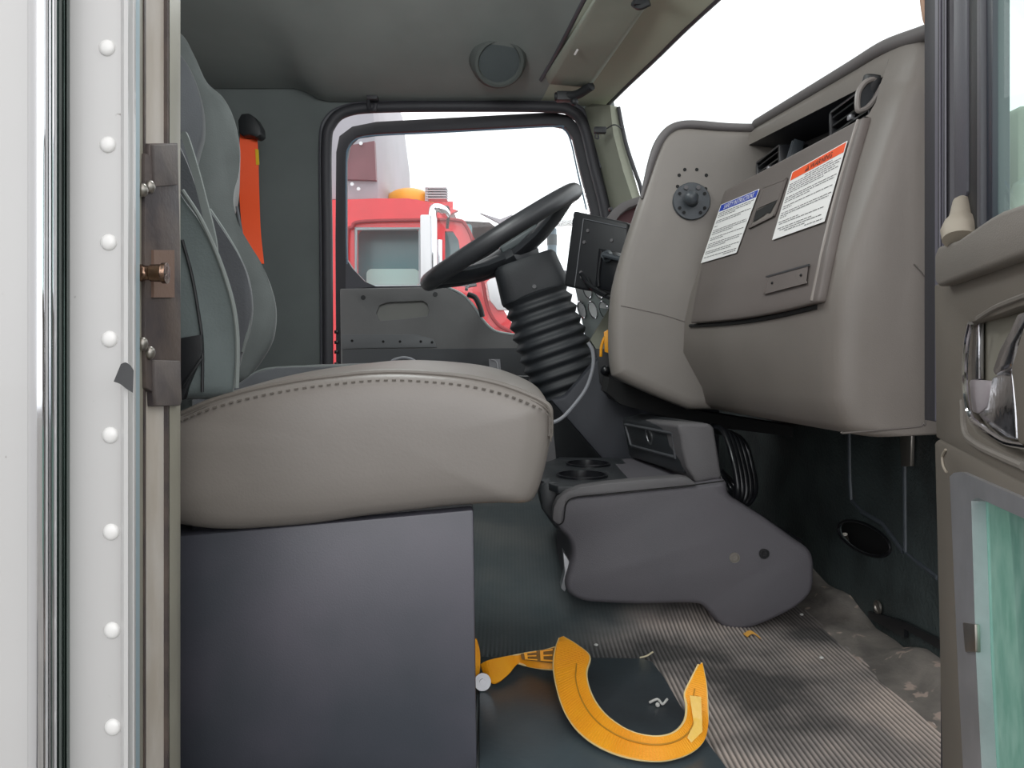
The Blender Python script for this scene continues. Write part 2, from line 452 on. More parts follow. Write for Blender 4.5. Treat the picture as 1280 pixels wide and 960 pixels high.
g = B(); q = [W(1124,541,0.577),W(1139,541,0.577),W(1138,583,0.577),W(1126,583,0.577)]; g.prism(q,(0.006,0,0)); g.build('clip', 'jamb_cream' if 0 else 'steel', wf, bevel=0.001)
c = W(1098,759,0.581)
g = B(); g.lathe(c,(-1,0,0),[(0,0.011),(0.003,0.011),(0.003,0.007),(0.001,0.006),(0.001,0.0)],20); g.build('screw', 'steel', wf)
g = B(); g.tube([W(1056,668,0.60),W(1058,676,0.605)],0.005,8); g.build('bolt','steel',wf)
# lower firewall flange with gap
g = B(); g.prism([W(1085,772,0.577),W(1130,797,0.577),W(1130,786,0.577),W(1175,812,0.577),W(1175,800,0.577),W(1128,776,0.577),W(1085,764,0.577)],(0.006,0,0)); g.build('flange','black_gloss',wf)

# --- driver's side wall with door opening (Y = 2.4)
YW = 2.42
opening = PX(crv_pts := [(406,620),(405,480),(404,300),(404,180),(411,150),(432,137),(480,134),(600,133),(690,133),(716,138),(734,160),(748,215),(760,265),(772,330),(782,420),(786,620)], YW)
def wallp(x, z): return Vector((x, YW, z))
g = B(); g.plate_hole([wallp(-1.4,-0.5),wallp(-1.4,0.90),wallp(0.30,0.90),wallp(0.325,0.765),wallp(0.40,0.50),wallp(0.48,0.25),wallp(0.75,0.25),wallp(0.75,-0.5)], [opening], (0,0.04,0))
g.build('wall_left', 'side_trim', kind='structure')
g = B(); g.box((-1.42,1.55,0.2),(0.04,1.8,1.42)); g.build('wall_back', 'side_trim', kind='structure')
# door seal
g = B(); g.tube(PX([(411,560),(410,480),(409,300),(408,185),(414,155),(434,139),(480,134),(600,133),(690,134),(714,139),(730,158),(743,210),(756,262),(766,330),(772,440)], 2.40), 0.017, 12)
g.build('trim_3', 'seal', kind='structure')
g = B(); g.tube(PX([(404,560),(403,480),(402,300),(401,180),(408,148),(432,133),(480,128),(600,126),(692,127),(722,133),(738,155),(752,210)], 2.405), 0.007, 8)
g.build('trim_4', 'seal_light', kind='structure')
# --- ceiling
def ceil_z(X, Y):
    z = 0.905
    t = smooth01((Y-1.80)/0.60); z = z-(0.905-0.785)*t
    e = 0.77-0.02*(Y-1.5)
    u = smooth01((X-0.10)/0.28)
    z = z*(1-u)+min(z, e)*u
    z += 0.042*(1-smooth01((X+0.68)/0.10))*t
    u2 = max(0.0, (X-0.40)); z -= u2*0.2
    return z
g = B(); xs = [-1.2+0.05*i for i in range(34)]; ys = [0.68+0.0455*j for j in range(39)]
def xlim(Y): return 0.305+0.21*(2.3-Y) if Y > 1.0 else 0.305+0.21*1.3
V = []; Fs = []
NX = 44
for Y in ys:
    xl = min(xlim(Y), 0.62)
    for i in range(NX+1):
        X = -1.42+(xl+1.42)*i/NX
        V.append((X,Y,ceil_z(X,Y)))
for j in range(len(ys)-1):
    for i in range(NX):
        a = j*(NX+1)+i; Fs.append((a,a+1,a+NX+2,a+NX+1))
top = len(V); V += [(x,y,z+0.05) for x,y,z in V[:top]]; Fs += [tuple(i+top for i in reversed(f)) for f in Fs[:]]
g.add(V, Fs)
for k, f in enumerate(g.f):
    c = sum((g.v[i] for i in f), Vector())/len(f)
    if c.x > xlim(c.y)-0.20+0.02*(c.y-1.5): g.m[k] = 1
g.build('ceiling', ['headliner', material('header_trim',(176,178,160),0.8,bump=0.1,bscale=500)], angle=60, kind='structure')
# black edge of the windshield under the header
g = B(); g.tube([(min(xlim(Y),0.62)+0.004, Y, ceil_z(min(xlim(Y),0.62),Y)+0.004) for Y in [2.36,2.3,2.2,2.0,1.8,1.6,1.4,1.2,1.0,0.8,0.7]], 0.008, 8); g.build('trim_5', 'seal', kind='structure')
# header shade (light inner lip, runs beside the visor)
# --- driver side A pillar, lower part lighter
g = B()
ring = []
for (pa, pb, y) in (((735,134),(774,134),0),((745,170),(778,170),0),((758,215),(790,215),0),((768,260),(805,260),0),((776,330),(820,330),0),((782,420),(840,420),0)):
    a = P(pa[0]-4, pa[1], 2.39); b = P(pb[0], pb[1], 2.30)
    ring.append([a, a+Vector((0.02,-0.035,0)), b+Vector((-0.03,-0.02,0)), b, b+Vector((0,0.12,0)), a+Vector((0,0.03,0))])
g.loft(ring); g.build('trim_6', 'pillar_green', angle=50, kind='structure', bevel=0)
g = B(); g.tube([P(x+2,y,2.29) for x,y in ((771,134),(776,160),(782,185),(792,215),(800,240),(810,300))], 0.006, 8); g.build('trim_7', 'seal', kind='structure')
# --- windshield
g = B()
xa = [(2.40,0.30,0.745),(2.0,0.39,0.75),(1.6,0.46,0.755),(1.2,0.53,0.76),(0.66,0.60,0.76)]
rt = []; rb = []
for Y,X,z in xa: rt.append(Vector((X-0.02,Y,z+0.05))); rb.append(Vector((X+0.22,Y,0.25)))
V = rt+rb; n = len(rt); Fs = [(i,i+1,n+i+1,n+i) for i in range(n-1)]
g.add(V, Fs); g.build('window_1', 'glass_clear', kind='structure')

# ================================================================== DRIVER'S DOOR (ajar)
def YD(px): return 2.60-0.17*(px-425)/320.0
def DP(px, py, off=0): 
    return P(px, py, YD(px)+off)
dd = thing('door_1', None, None, P(745,400,2.44), kind='structure')
outer = [(420,470),(419,300),(420,190),(424,170),(440,158),(470,152),(560,147),(690,140),(712,144),(726,160),(738,205),(752,262),(768,420),(640,420)]
inner = [(433,345),(432,290),(432,200),(436,180),(446,170),(475,166),(560,162),(690,155),(706,158),(716,172),(726,215),(738,262),(754,418),(645,418),(620,413),(600,396),(585,374),(562,359),(540,357),(452,358)]
g = B(); g.plate_hole([DP(x,y) for x,y in outer], [[DP(x,y) for x,y in inner]], (0,0.035,0)); g.build('window_frame', 'seal', dd, bevel=0.002)
g = B(); g.tube([DP(x,y,-0.004) for x,y in [(434,330),(433,290),(433,202),(437,183),(448,173),(475,169),(560,165),(690,158),(704,161),(713,175),(722,215),(733,262)]], 0.0028, 6); g.build('glass_seal', material('seal_blue',(96,120,140),0.4), dd)
g = B(); g.add([DP(x,y,0.02) for x,y in inner], [tuple(range(len(inner)))]); g.build('window_pane', 'glass_side', dd)
g = B(); g.prism([DP(x,y,-0.004) for x,y in ((432,322),(440,335),(456,352),(470,358),(432,362))],(0,0.03,0)); g.build('corner_bracket','seal_light',dd)
pan = [(425,361),(540,359),(560,361),(578,370),(592,384),(604,402),(618,414),(640,419),(775,421),(790,640),(428,640)]
hole = [(470,392),(474,382),(484,378),(528,376),(534,380),(536,388),(534,395),(500,399),(474,401)]
g = B(); g.plate_hole([DP(x,y,-0.03) for x,y in pan], [[DP(x,y,-0.03) for x,y in hole]], (0,0.06,0)); g.build('door_panel', 'door_dark', dd, bevel=0.003)
g = B(); g.prism([DP(x,y,-0.012) for x,y in ((466,374),(540,372),(540,402),(466,404))],(0,0.01,0)); g.build('pull_recess', material('recess',(128,128,124),0.6), dd)
strip = [(427,418),(520,418),(541,424),(546,434),(427,436)]
g = B(); g.prism([DP(x,y,-0.036) for x,y in strip],(0,0.01,0)); st = g.build('kick_strip', 'door_strip', dd, bevel=0.001)
for (x,y) in ((440,426),(479,427),(500,427),(526,427),(540,428)):
    g = B(); g.lathe(DP(x,y,-0.0375),(0,1,0),[(0,0.0045),(0.004,0.0045)],12); g.build('hole','black_deep',st)
for (x,y) in ((454,372),(544,368)):
    g = B(); g.lathe(DP(x,y,-0.0325),(0,1,0),[(0,0.008),(0.004,0.008)],14); g.build('screw_cap','black',dd)
g = B(); g.prism([DP(x,y,-0.036) for x,y in ((428,437),(775,434),(782,640),(428,640))],(0,0.01,0)); g.build('lower_panel','door_low',dd,bevel=0.001)
g = B(); g.tube([DP(x,y,-0.028) for x,y in ((560,359),(578,368),(592,382),(604,400),(618,413),(640,418),(660,419))],0.004,8); g.build('belt_trim',material('belt',(170,180,180),0.4),dd)
g = B(); g.tube([DP(x,y,-0.028) for x,y in ((585,368),(594,372),(600,384),(603,396))],0.009,8); g.build('mirror_switch','black',dd)
for k,(x,y) in enumerate(((421,415),(421,428),(421,440),(421,455))):
    g = B(); g.box(DP(x,y,0.0),(0.012,0.03,0.012)); g.build('door_bolt','black_gloss',dd,bevel=0.002)
# latch things low on the door, over the seat
g = B(); g.prism([DP(x,y,-0.05) for x,y in ((611,449),(625,449),(626,462),(612,462))],(0,0.01,0)); g.tube([DP(x,y,-0.055) for x,y in ((614,450),(620,452),(622,461))],0.003,6); g.build('latch_clip','alu',dd)
# driver's side mirror bracket outside
mb = thing('side_mirror_bracket', 'grey vertical mirror bracket with dark bands outside the driver window', 'mirror bracket', P(690,420,2.95))
g = B(); g.tube([P(690,262,2.95),P(690,350,2.95)],0.018,12,smooth=False); g.build('pole', material('mirror_pole',(120,140,152),0.4), mb)
for y in (300,325,270):
    g = B(); g.lathe(P(690,y,2.95),(0,0,1),[(-0.02,0.0195),(0.02,0.0195)],14); g.build('clamp', material('clamp_grey',(92,100,104),0.5), mb)
g = B(); g.tube([P(690,280,2.95),P(718,278,2.75)],0.012,8,smooth=False); g.build('arm', 'seal_light', mb)
g = B(); g.tube([P(690,340,2.95),P(730,345,2.7)],0.012,8,smooth=False); g.build('arm', 'seal_light', mb)

# ================================================================== RED TRUCK outside
YT = 5.0
tr = thing('red_truck', 'bright red truck with grey sleeper parked outside beyond the driver window', 'truck', (-1.0,5.6,-1.9))
def T(px,py,dy=0): return P(px,py,YT+dy)
# cab side with window holes
cab = [(300,252),(415,250),(470,248),(510,248),(540,253),(572,263),(558,270),(560,275),(580,277),(600,310),(612,350),(628,385),(650,420),(700,440),(720,600),(720,900),(300,900)]
win1 = rrect(446,286,525,358,8); win2 = [(556,289),(566,289),(573,300),(577,325),(583,358),(556,358)]
g = B(); g.plate_hole([T(x,y) for x,y in cab], [[T(x,y) for x,y in win1],[T(x,y) for x,y in win2]], (0,0.05,0))
g.prism([T(x,y,0.05) for x,y in cab[:8]+[(640,410),(640,900),(300,900)]][0:0] or [T(300,252,1.9),T(566,262,1.9),T(566,252,1.9),T(415,246,1.9)],(0,0.05,0))
g.add([T(300,252,.05),T(415,250,.05),T(520,249,.05),T(566,262,.05),P(566,262,YT)+Vector((0,2,0)),P(520,249,YT)+Vector((0,2,0)),P(415,250,YT)+Vector((0,2,0)),P(300,252,YT)+Vector((0,2,0))],[(0,1,6,7),(1,2,5,6),(2,3,4,5)])
g.build('cab_body','truck_red',tr)
g = B(); 
g.tube([T(x,y,-0.02) for x,y in ((434,420),(434,300),(440,284),(452,277),(520,275),(570,275),(583,283),(594,310),(603,350),(610,385),(622,405),(640,415))],0.012,8)
g.build('door_seam',material('seam_red',(150,24,34),0.5),tr)
g = B(); g.prism([T(x,y,0.25) for x,y in rrect(436,280,590,362,4)],(0,0.02,0)); g.build('window_pane','truck_glass',tr)
g = B(); g.prism([T(x,y,0.18) for x,y in rrect(458,336,524,400,7)],(0,0.05,0)); g.build('seat_top','truck_seat',tr)
g = B(); g.tube([T(x,y,-0.01) for x,y in ((445,286),(525,286),(525,358),(445,358))],0.014,6,closed=True,smooth=False); g.build('window_gasket',material('gasket_grey',(150,160,164),0.5),tr)
# sleeper
g = B(); g.prism([T(x,y,0.1) for x,y in ((300,20),(455,40),(467,135),(474,250),(300,250))],(0,1.8,0)); g.build('sleeper_box','truck_grey',tr,bevel=0.02)
g = B(); g.prism([T(x,y,0.06) for x,y in ((433,182),(446,180),(468,176),(470,225),(433,224))],(0,0.05,0)); g.build('sleeper_stripe','truck_maroon',tr)
for x,y in ((451,179),(448,236),(440,230)):
    g = B(); g.lathe(T(x,y,0.04),(0,1,0),[(0,0.012),(0.01,0.012)],10); g.build('rivet','white_metal',tr)
# exhaust stack and mirror
g = B(); g.prism([T(x,y,-0.35) for x,y in ((525,268),(538,268),(539,420),(526,420))],(0,0.12,0)); g.build('mirror_head','white_metal',tr,bevel=0.01)
g = B(); g.tube([T(541,440,-0.3),T(541,300,-0.3),T(541,266,-0.3),T(545,260,-0.3),T(553,262,-0.3),T(558,268,-0.25)],0.028,12); g.tube([T(549,300,-0.25),T(549,420,-0.25)],0.02,10,smooth=False); g.build('mirror_pole','chrome',tr)
g = B(); g.tube([T(545,262,-0.25),T(560,260,-0.2),T(559,285,-0.1)],0.01,8); g.build('grab_arm','truck_dark',tr)
g = B(); g.sphere(T(512,252,0.6),0.16,sc=(1.1,1,0.6)); g.build('roof_beacon','amber',tr)
g = B(); 
for k in range(5): g.box(T(546,237+k*3.2,0.5),(0.15,0.12,0.008))
g.box(T(534,244,0.5),(0.02,0.1,0.10)); g.build('roof_vent_grille',material('grille_grey',(190,194,198),0.5),tr)
# hood and fender
g = B(); g.prism([T(x,y,0.5) for x,y in ((580,276),(612,278),(640,300),(640,330),(600,330))],(0,0.3,0)); g.build('hood_side','truck_dark',tr)
g = B(); g.prism([T(x,y,0.3) for x,y in ((600,266),(625,274),(640,268),(660,300),(630,282))],(0,0.05,0)); g.build('sun_shield','truck_grey',tr)
g = B(); g.prism([T(x,y,-0.05) for x,y in ((608,352),(622,342),(640,342),(640,388),(622,388),(612,375))],(0,0.03,0)); g.build('step_plate','white_metal',tr,bevel=0.01)

# ================================================================== SPEAKER, VISOR, HANGER on roof
sp = thing('roof_speaker','round dark grey roof speaker with a mesh grille above driver door','speaker',P(624,78,2.13))
ax = Vector((0.12,-0.72,-0.62)).normalized(); c0 = P(624,78,2.14)
g = B(); g.lathe(c0-ax*0.05,ax,[(0,0.082),(0.04,0.078),(0.056,0.068),(0.058,0.060),(0.048,0.056),(0.048,0.0)],40); g.build('surround',material('speaker_surround',(84,88,86),0.9,bump=0.5,bscale=500),sp,label='textured grey surround')
g = B(); g.lathe(c0-ax*0.004,ax,[(0,0.060),(0.003,0.058),(0.006,0.04),(0.007,0.0)],36); g.build('grille',material('speaker_grille',(74,80,82),0.8,bump=0.8,bscale=700),sp)
vs = thing('sun_visor','pale grey-green driver sun visor folded up under windshield header','sun visor',P(735,60,2.0))
vf = [P(682,98,2.18),P(686,106,2.18),P(733,110,2.16),P(742,104,2.15)]; 
vb = [P(757,-20,1.62),P(766,-22,1.62),P(822,-16,1.60),P(830,-22,1.59)]
g = B()
rings = []
for k in range(9):
    t = k/8; a = [vf[i].lerp(vb[i],t) for i in range(4)]
    L0 = a[0]; R0 = a[3]; up = Vector((0,0,0.012)); s_ = 0.9 if k in (0,8) else 1
    rings.append([L0, a[1]*1, a[2]*1, R0, R0+up, L0+up])
g.loft(rings); g.build('visor_panel','visor',vs,bevel=0.004)
g = B(); q = [P(717,67,1.955),P(721,60,1.93),P(723,61,1.93),P(719,68,1.955)]; g.prism([p+Vector((0,-0.004,-0.004)) for p in q],(0,0.001,0.001)); g.build('care_tag','paper',vs)
g = B(); g.tube([P(694,121,2.2),P(706,120,2.19),P(722,118,2.17),P(740,107,2.13)],0.013,10); g.box(P(708,121,2.19),(0.055,0.03,0.025)); g.sphere(P(718,127,2.15),0.011); g.build('hinge','black',vs,bevel=0.002)
g = B(); g.tube([P(792,4,1.66),P(800,8,1.65),P(812,3,1.64)],0.008,8); g.box(P(801,4,1.65),(0.03,0.02,0.012)); g.build('clip','black',vs)
# dark recess line beside visor
g = B(); g.tube([P(676,100,2.26),P(700,58,2.10),P(735,-10,1.80)],0.006,8); g.build('trim_8','seal_light',kind='structure')
ch = thing('coat_hook','small dark coat hook above the driver door opening','hook',P(466,122,2.34))
g = B(); g.box(P(466,121,2.37),(0.032,0.03,0.022)); g.tube([P(460,126,2.35),P(462,136,2.34),P(468,137,2.33),P(470,130,2.33)],0.006,8); g.build('hook_body','seal',ch,bevel=0.002)
ps = thing('pillar_clip','small black clip with a wire on the driver windshield pillar','clip',P(750,163,2.27))
g = B(); g.box(P(750,163,2.25),(0.036,0.02,0.018)); g.build('clip_body','black',ps,bevel=0.003)
g = B(); g.tube([P(758,161,2.25),P(768,156,2.25),P(776,160,2.26)],0.002,6); g.build('wire','black',ps)
g = B(); g.tube([P(745,167,2.24),P(744,172,2.24),P(748,173,2.24),P(748,168,2.24)],0.0025,6); g.build('ring','black',ps)
g = B(); g.lathe(P(763,262,2.27),(0,-1,0),[(0,0.007),(0.012,0.006),(0.014,0)],12); tag(g.build('pillar_screw','black'),'black screw head low on the driver windshield pillar','screw')

# ================================================================== DASHBOARD
dash = thing('dashboard','grey moulded truck dashboard with glovebox and jutting centre stack','dashboard',(0.5,1.2,-0.1))
pf = [(-0.10,0.372),(-0.07,0.360),(0.0,0.354),(0.06,0.357),(0.11,0.368),(0.19,0.396),(0.27,0.423),(0.30,0.431),(0.36,0.447),(0.43,0.457)]
def dashX(z, Y): return interp(pf, z)-0.06*(Y-0.93)
def G(px, py, off=0.0):
    a = (px-HX)/F; b = -(py-HY)/F; lo, hi = 0.6, 2.4
    for _ in range(50):
        m = (lo+hi)/2
        if a*m > dashX(b*m, m)-off: hi = m
        else: lo = m
    return Vector((a*lo, lo, b*lo))
def ztop(Y): return interp([(0.84,0.346),(0.87,0.360),(0.90,0.3674),(1.5,0.432)], Y)
def section(Y, inset=0.0, recess=False, zin=0.0):
    zt = ztop(Y); k = -0.06*(Y-0.93)
    zb = -0.095-0.028*(Y-0.86)
    pts = [(0.64,zb+0.004),(0.40,zb),(0.378,zb+0.004),(0.366,zb+0.015),(0.358,zb+0.045)]
    for z in (0.0,0.03,0.06,0.085,0.11,0.15,0.19,0.23,0.265,0.285): pts.append((interp(pf,z)+k, z))
    kk = k*0.6
    if recess: pts += [(0.52,0.288),(0.52,zt-0.045),(0.452+kk*0.3,zt-0.036)]
    else: pts += [(0.436+k,0.300),(0.441+k*.6,zt-0.05),(0.446+kk*0.4,zt-0.036)]
    pts += [(0.452+kk*0.3,zt-0.018),(0.459,zt-0.004),(0.472,zt),(0.64,zt)]
    out = []
    for x, z in pts:
        z2 = z if zin == 0 else z+(0.12-z)*zin
        out.append(Vector((min(0.505+0.5*max(0,Y-0.85), 0.585, x+inset), Y, z2)))
    return out
rings = [section(0.846,0.036,zin=0.02),section(0.847,0.027,zin=0.010),section(0.8495,0.016,zin=0.004),section(0.855,0.0075,zin=0.001),section(0.865,0.0022),section(0.89,0.0),section(0.905,0),section(0.921,0),section(0.922,0,True)]
for k in range(12): rings.append(section(0.95+k*0.046,0,True))
g = B(); g.loft(rings)
for k, f in enumerate(g.f):
    c = sum((g.v[i] for i in f), Vector())/len(f)
    if len(f) == 4 and c.y > 0.9215 and 0.455 < c.x < 0.53 and 0.285 < c.z < ztop(c.y)-0.034: g.m[k] = 1
g.build('passenger_shell',['dash_grey',material('recess_navy',(40,40,46),0.5)],dash,angle=42)
# groove lines on near side panel
g = B(); g.tube([Vector((P(x,y,0.8465).x,0.8462,P(x,y,0.8465).z)) for x,y in ((1142,330),(1155,345),(1157,360),(1157,515),(1153,530),(1140,534),(1060,541),(1052,540))],0.0012,6); g.build('panel_seam',material('seam',(84,78,74),0.6),dash)
# rubber edge along top
def topline(Y, dz): return Vector((0.462,Y,ztop(Y)+dz))
g = B(); g.tube([topline(Y,0.004) for Y in (0.70,0.80,0.85,0.95,1.05,1.2,1.3,1.40,1.45)],0.0095,10,flat=1.0)
g.tube([P(x,y,1.455) for x,y in ((950,158),(938,160),(905,159),(870,156),(850,157),(836,163),(824,178),(815,200),(808,225),(802,248))],lambda t: 0.0085-0.005*max(0,(t-0.7)/0.3),10)
g.build('top_edge','rubber_edge',dash)
# centre stack (juts back, flank faces the passenger door)
flank = [(862,513),(815,494),(772,474),(765,466),(762,440),(762,400),(765,365),(772,335),(781,305),(792,272),(803,240),(812,212),(820,188),(828,170),(840,160),(856,157),(900,160),(942,161),(1000,161),(1000,513)]
def fl(Y, sx, rot):
    pts = crv([P(x,y,1.45) for x,y in flank], False, 4); out = []
    c = Vector((0.36,0,0.18))
    for p in pts:
        x = c.x+(p.x-c.x)*sx[0]+rot; z = c.z+(p.z-c.z)*sx[1]
        out.append(Vector((x, Y, z)))
    return out
rings = [fl(1.448,(0.84,0.92),0),fl(1.449,(0.90,0.955),0),fl(1.453,(0.95,0.98),0),fl(1.462,(0.98,0.993),0),fl(1.478,(1,1),0.001),fl(1.53,(1,1),0.012),fl(1.62,(1,1),0.035),fl(1.80,(1,1),0.085)]
g = B(); g.loft(rings); g.build('centre_stack','dash_centre',dash,angle=50)
g = B(); g.tube([P(x,y,1.4478) for x,y in ((776,382),(800,387),(830,394),(856,402))],0.0009,6); g.build('flank_crease',material('flank_seam',(104,98,94),0.6),dash)
# --- glovebox door
gd = thing('glovebox_door',None,None,G(960,300)); gd.parent = dash; gd.location = G(960,300)-WORLD[dash.name]
TL,TR,BR,BL = (906,238),(1079,146),(1021,378),(863,404)
def gmap(u, v, off=0.010):
    # curved left edge (u=0) and gently sagging bottom edge
    xl = TL[0]+(BL[0]-TL[0])*v - 14*math.sin(math.pi*v)*0.35; yl = TL[1]+(BL[1]-TL[1])*v
    xr = TR[0]+(BR[0]-TR[0])*v - 20*math.sin(math.pi*v)*0.18; yr = TR[1]+(BR[1]-TR[1])*v
    x = xl+(xr-xl)*u; y = yl+(yr-yl)*u
    y += 5*math.sin(math.pi*u)*(v**3)
    return G(x, y, off)
def surf_grid(f, nu, nv, thick):
    V = [f(i/nu, j/nv) for j in range(nv+1) for i in range(nu+1)]; Fs = []
    for j in range(nv):
        for i in range(nu):
            a = j*(nu+1)+i; Fs.append((a,a+1,a+nu+2,a+nu+1))
    n = len(V); V2 = V+[p+Vector((thick,0,0)) for p in V]
    F2 = Fs+[tuple(i+n for i in reversed(f_)) for f_ in Fs]
    bd = [i for i in range(nu+1)]+[j*(nu+1)+nu for j in range(1,nv+1)]+[nv*(nu+1)+i for i in range(nu-1,-1,-1)]+[j*(nu+1) for j in range(nv-1,0,-1)]
    for k in range(len(bd)):
        a, b = bd[k], bd[(k+1)%len(bd)]; F2.append((a,b,b+n,a+n))
    return V2, F2
g = B(); g.add(*surf_grid(gmap,24,24,0.012)); g.build('door_panel','glove_brown',gd,bevel=0.003,seg=3,angle=50)
g = B(); g.tube([G(1081+1.5-(60*t)-20*math.sin(math.pi*t)*0.18,147+232*t,0.002) for t in [k/10 for k in range(11)]],0.004,6); g.tube([gmap(u,1.0,0.001)+Vector((0,0,-0.005)) for u in [k/10 for k in range(11)]],0.0035,6); g.build('door_gap','black_deep',gd)
g = B(); g.tube([G(1073-(58*t)-20*math.sin(math.pi*t)*0.18,150+226*t,0.0095) for t in [k/10 for k in range(11)]],0.0025,8); g.build('edge_highlight',material('glove_edge',(128,120,114),0.45),gd)
# quad on the glovebox surface
def quad(c4, u, v, off):
    (a,b,c_,d) = c4   # TL TR BR BL in pixels
    x = (a[0]*(1-u)+b[0]*u)*(1-v)+(d[0]*(1-u)+c_[0]*u)*v; y = (a[1]*(1-u)+b[1]*u)*(1-v)+(d[1]*(1-u)+c_[1]*u)*v
    return G(x,y,off)
def plate(bld, c4, off, mi, u0=0, u1=1, v0=0, v1=1, nu=6, nv=6, th=0.0006):
    V, Fs = surf_grid(lambda u,v: quad(c4,u0+(u1-u0)*u,v0+(v1-v0)*v,off),nu,nv,th); bld.add(V,Fs,mi)
def lettering(bld, c4, off, txt, u0, u1, v0, v1, mi):
    V, Fs = text2d(txt); bld.add([quad(c4,u0+(u1-u0)*x,v1+(v0-v1)*y,off) for x,y in V],Fs,mi)
def bodytext(bld, c4, off, lines, mi, seed):
    r = random.Random(seed)
    for (v, u0, u1, h) in lines:
        u = u0
        while u < u1:
            wl = r.uniform(0.025,0.09); e = min(u+wl,u1)
            plate(bld,c4,off,mi,u,e,v,v+h,1,1,0.0001); u = e+0.014
blue = [(901,256),(949,236),(920,316),(876,329)]
g = B(); plate(g,blue,0.0128,0); plate(g,blue,0.0132,1,0.015,0.985,0.01,0.125,6,2,0.0003)
lettering(g,blue,0.0136,'SAFETY INSTRUCTIONS',0.12,0.9,0.03,0.105,0)
ls = []; v = 0.155
for k,(a,b) in enumerate([(.04,.96),(.04,.9),(.04,.5),None,(.04,.95),(.04,.7),None,(.04,.12),None,(.04,.93),(.04,.96),(.04,.6),None,(.04,.95),(.04,.4),None,(.04,.97),(.04,.9),(.04,.55),None,(.04,.96),(.04,.75),None,(.04,.95),(.6,.95)] and [(.04,.96),(.04,.9),(.04,.5),(0,0),(.04,.95),(.04,.7),(0,0),(.04,.12),(0,0),(.04,.93),(.04,.96),(.04,.6),(0,0),(.04,.95),(.04,.4),(0,0),(.04,.97),(.04,.9),(.04,.55),(0,0),(.04,.96),(.04,.75),(0,0),(.04,.95),(.6,.95)]):
    if b > 0: ls.append((v,a,b,0.011))
    v += 0.033
bodytext(g,blue,0.0133,ls,2,5)
g.build('safety_sticker',['paper','label_blue','ink_grey'],gd,smooth=False,label='white sticker with a blue SAFETY INSTRUCTIONS header')
org = [(990,215),(1059,176),(1030,277),(965,300)]
g = B(); plate(g,org,0.0128,0); plate(g,org,0.0132,1,0.015,0.985,0.012,0.135,6,2,0.0003)
lettering(g,org,0.0137,'WARNING',0.36,0.76,0.04,0.115,2)
tri = [(0.27,0.115),(0.345,0.115),(0.3075,0.035)]
g.add([quad(org,u,v,0.0137) for u,v in tri],[(0,1,2)],2)
g.add([quad(org,u,v,0.0140) for u,v in [(0.300,0.095),(0.315,0.095),(0.315,0.06),(0.300,0.06)]],[(0,1,2,3)],1)
ls = []; v = 0.165
for a,b in [(.3,.8),(.03,.97),(.03,.95),(.03,.9),(.03,.96),(.03,.7),(0,0),(.03,.97),(.03,.94),(.03,.5),(0,0),(.03,.95),(.03,.2),(0,0),(.03,.97),(.03,.93),(.03,.15),(0,0),(.03,.4),(.05,.9),(0,0),(.05,.7),(.1,.9),(.2,.6),(.6,.95)]:
    if b > 0: ls.append((v,a,b,0.010))
    v += 0.0325
bodytext(g,org,0.0133,ls,3,9)
g.build('warning_sticker',['paper','label_orange','ink','ink_grey'],gd,smooth=False,label='white sticker with an orange WARNING header')
# latch
lq = [(954,233),(983,222),(967,270),(935,286)]
g = B()
for (u0,u1,v0,v1) in ((0,1,0,0.05),(0,1,0.95,1),(0,0.07,0,1),(0.93,1,0,1)): plate(g,lq,0.0135,0,u0,u1,v0,v1,3,3,0.002)
plate(g,lq,0.0125,1); plate(g,lq,0.0140,0,0.08,0.92,0.06,0.55,3,3,0.002)
g.add([quad(lq,u,v,0.0137) for u,v in [(0.08,0.60),(0.90,0.56),(0.78,0.86),(0.62,0.80),(0.50,0.84),(0.12,0.88)]],[tuple(range(6))],2)
g.build('latch',['glove_brown','dash_grey','black_deep'],gd,bevel=0)
bq = [(957,345),(1010,330),(1007,354),(954,368)]
g = B()
for (u0,u1,v0,v1,mi) in ((0,1,0,0.1,1),(0,0.04,0,1,0),(0,1,0.9,1,0)): plate(g,bq,0.0135,mi,u0,u1,v0,v1,4,2,0.002)
plate(g,bq,0.0127,0)
for u in (0.18,0.86): g.sphere(quad(bq,u,0.5,0.0135),0.0018,2,seg=8,rings=6)
g.build('badge_recess',['glove_brown','console_dark','black_deep'],gd,label='empty rectangular badge recess')
# --- vents in recess
def RV(px, py, X):  # point on plane X=const
    a = (px-HX)/F; Y = X/a; return Vector((X,Y,-(py-HY)/F*Y))
g = B(); g.add([Vector((0.512,Y,z)) for Y,z in ((0.923,0.289),(1.455,0.289),(1.455,0.375),(0.923,0.320))],[(0,1,2,3)]); g.build('vent_recess','black_gloss',dash)
def vent(yc, zc):
    v_ = thing('air_vent',None,None,(0.48,yc,zc)); v_.parent = dash; v_.location = Vector((0.48,yc,zc))-WORLD[dash.name]
    g = B(); w_, h_ = 0.12, 0.058
    for s_ in (-1,1):
        g.box((0.478,yc+s_*w_/2,zc),(0.05,0.006,h_)); g.box((0.478,yc,zc+s_*h_/2),(0.05,w_,0.004))
    g.build('vent_frame','black_gloss',v_,bevel=0.001)
    for k in range(4):
        g = B(); g.box((0.466,yc,zc-h_/2+h_*(k+1)/5),(0.022,w_-0.006,0.0035),Matrix.Rotation(0.35,3,'Y')); g.build('louver','black_gloss',v_)
    for k in range(5):
        g = B(); g.box((0.49,yc-w_/2+w_*(k+1)/6,zc),(0.014,0.003,h_-0.004)); g.build('vane','black',v_)
    g = B(); g.box((0.457,yc,zc+0.004),(0.008,0.010,0.008)); g.build('thumb_tab','alu',v_,bevel=0.002)
vent(1.365,0.322); vent(1.035,0.312)
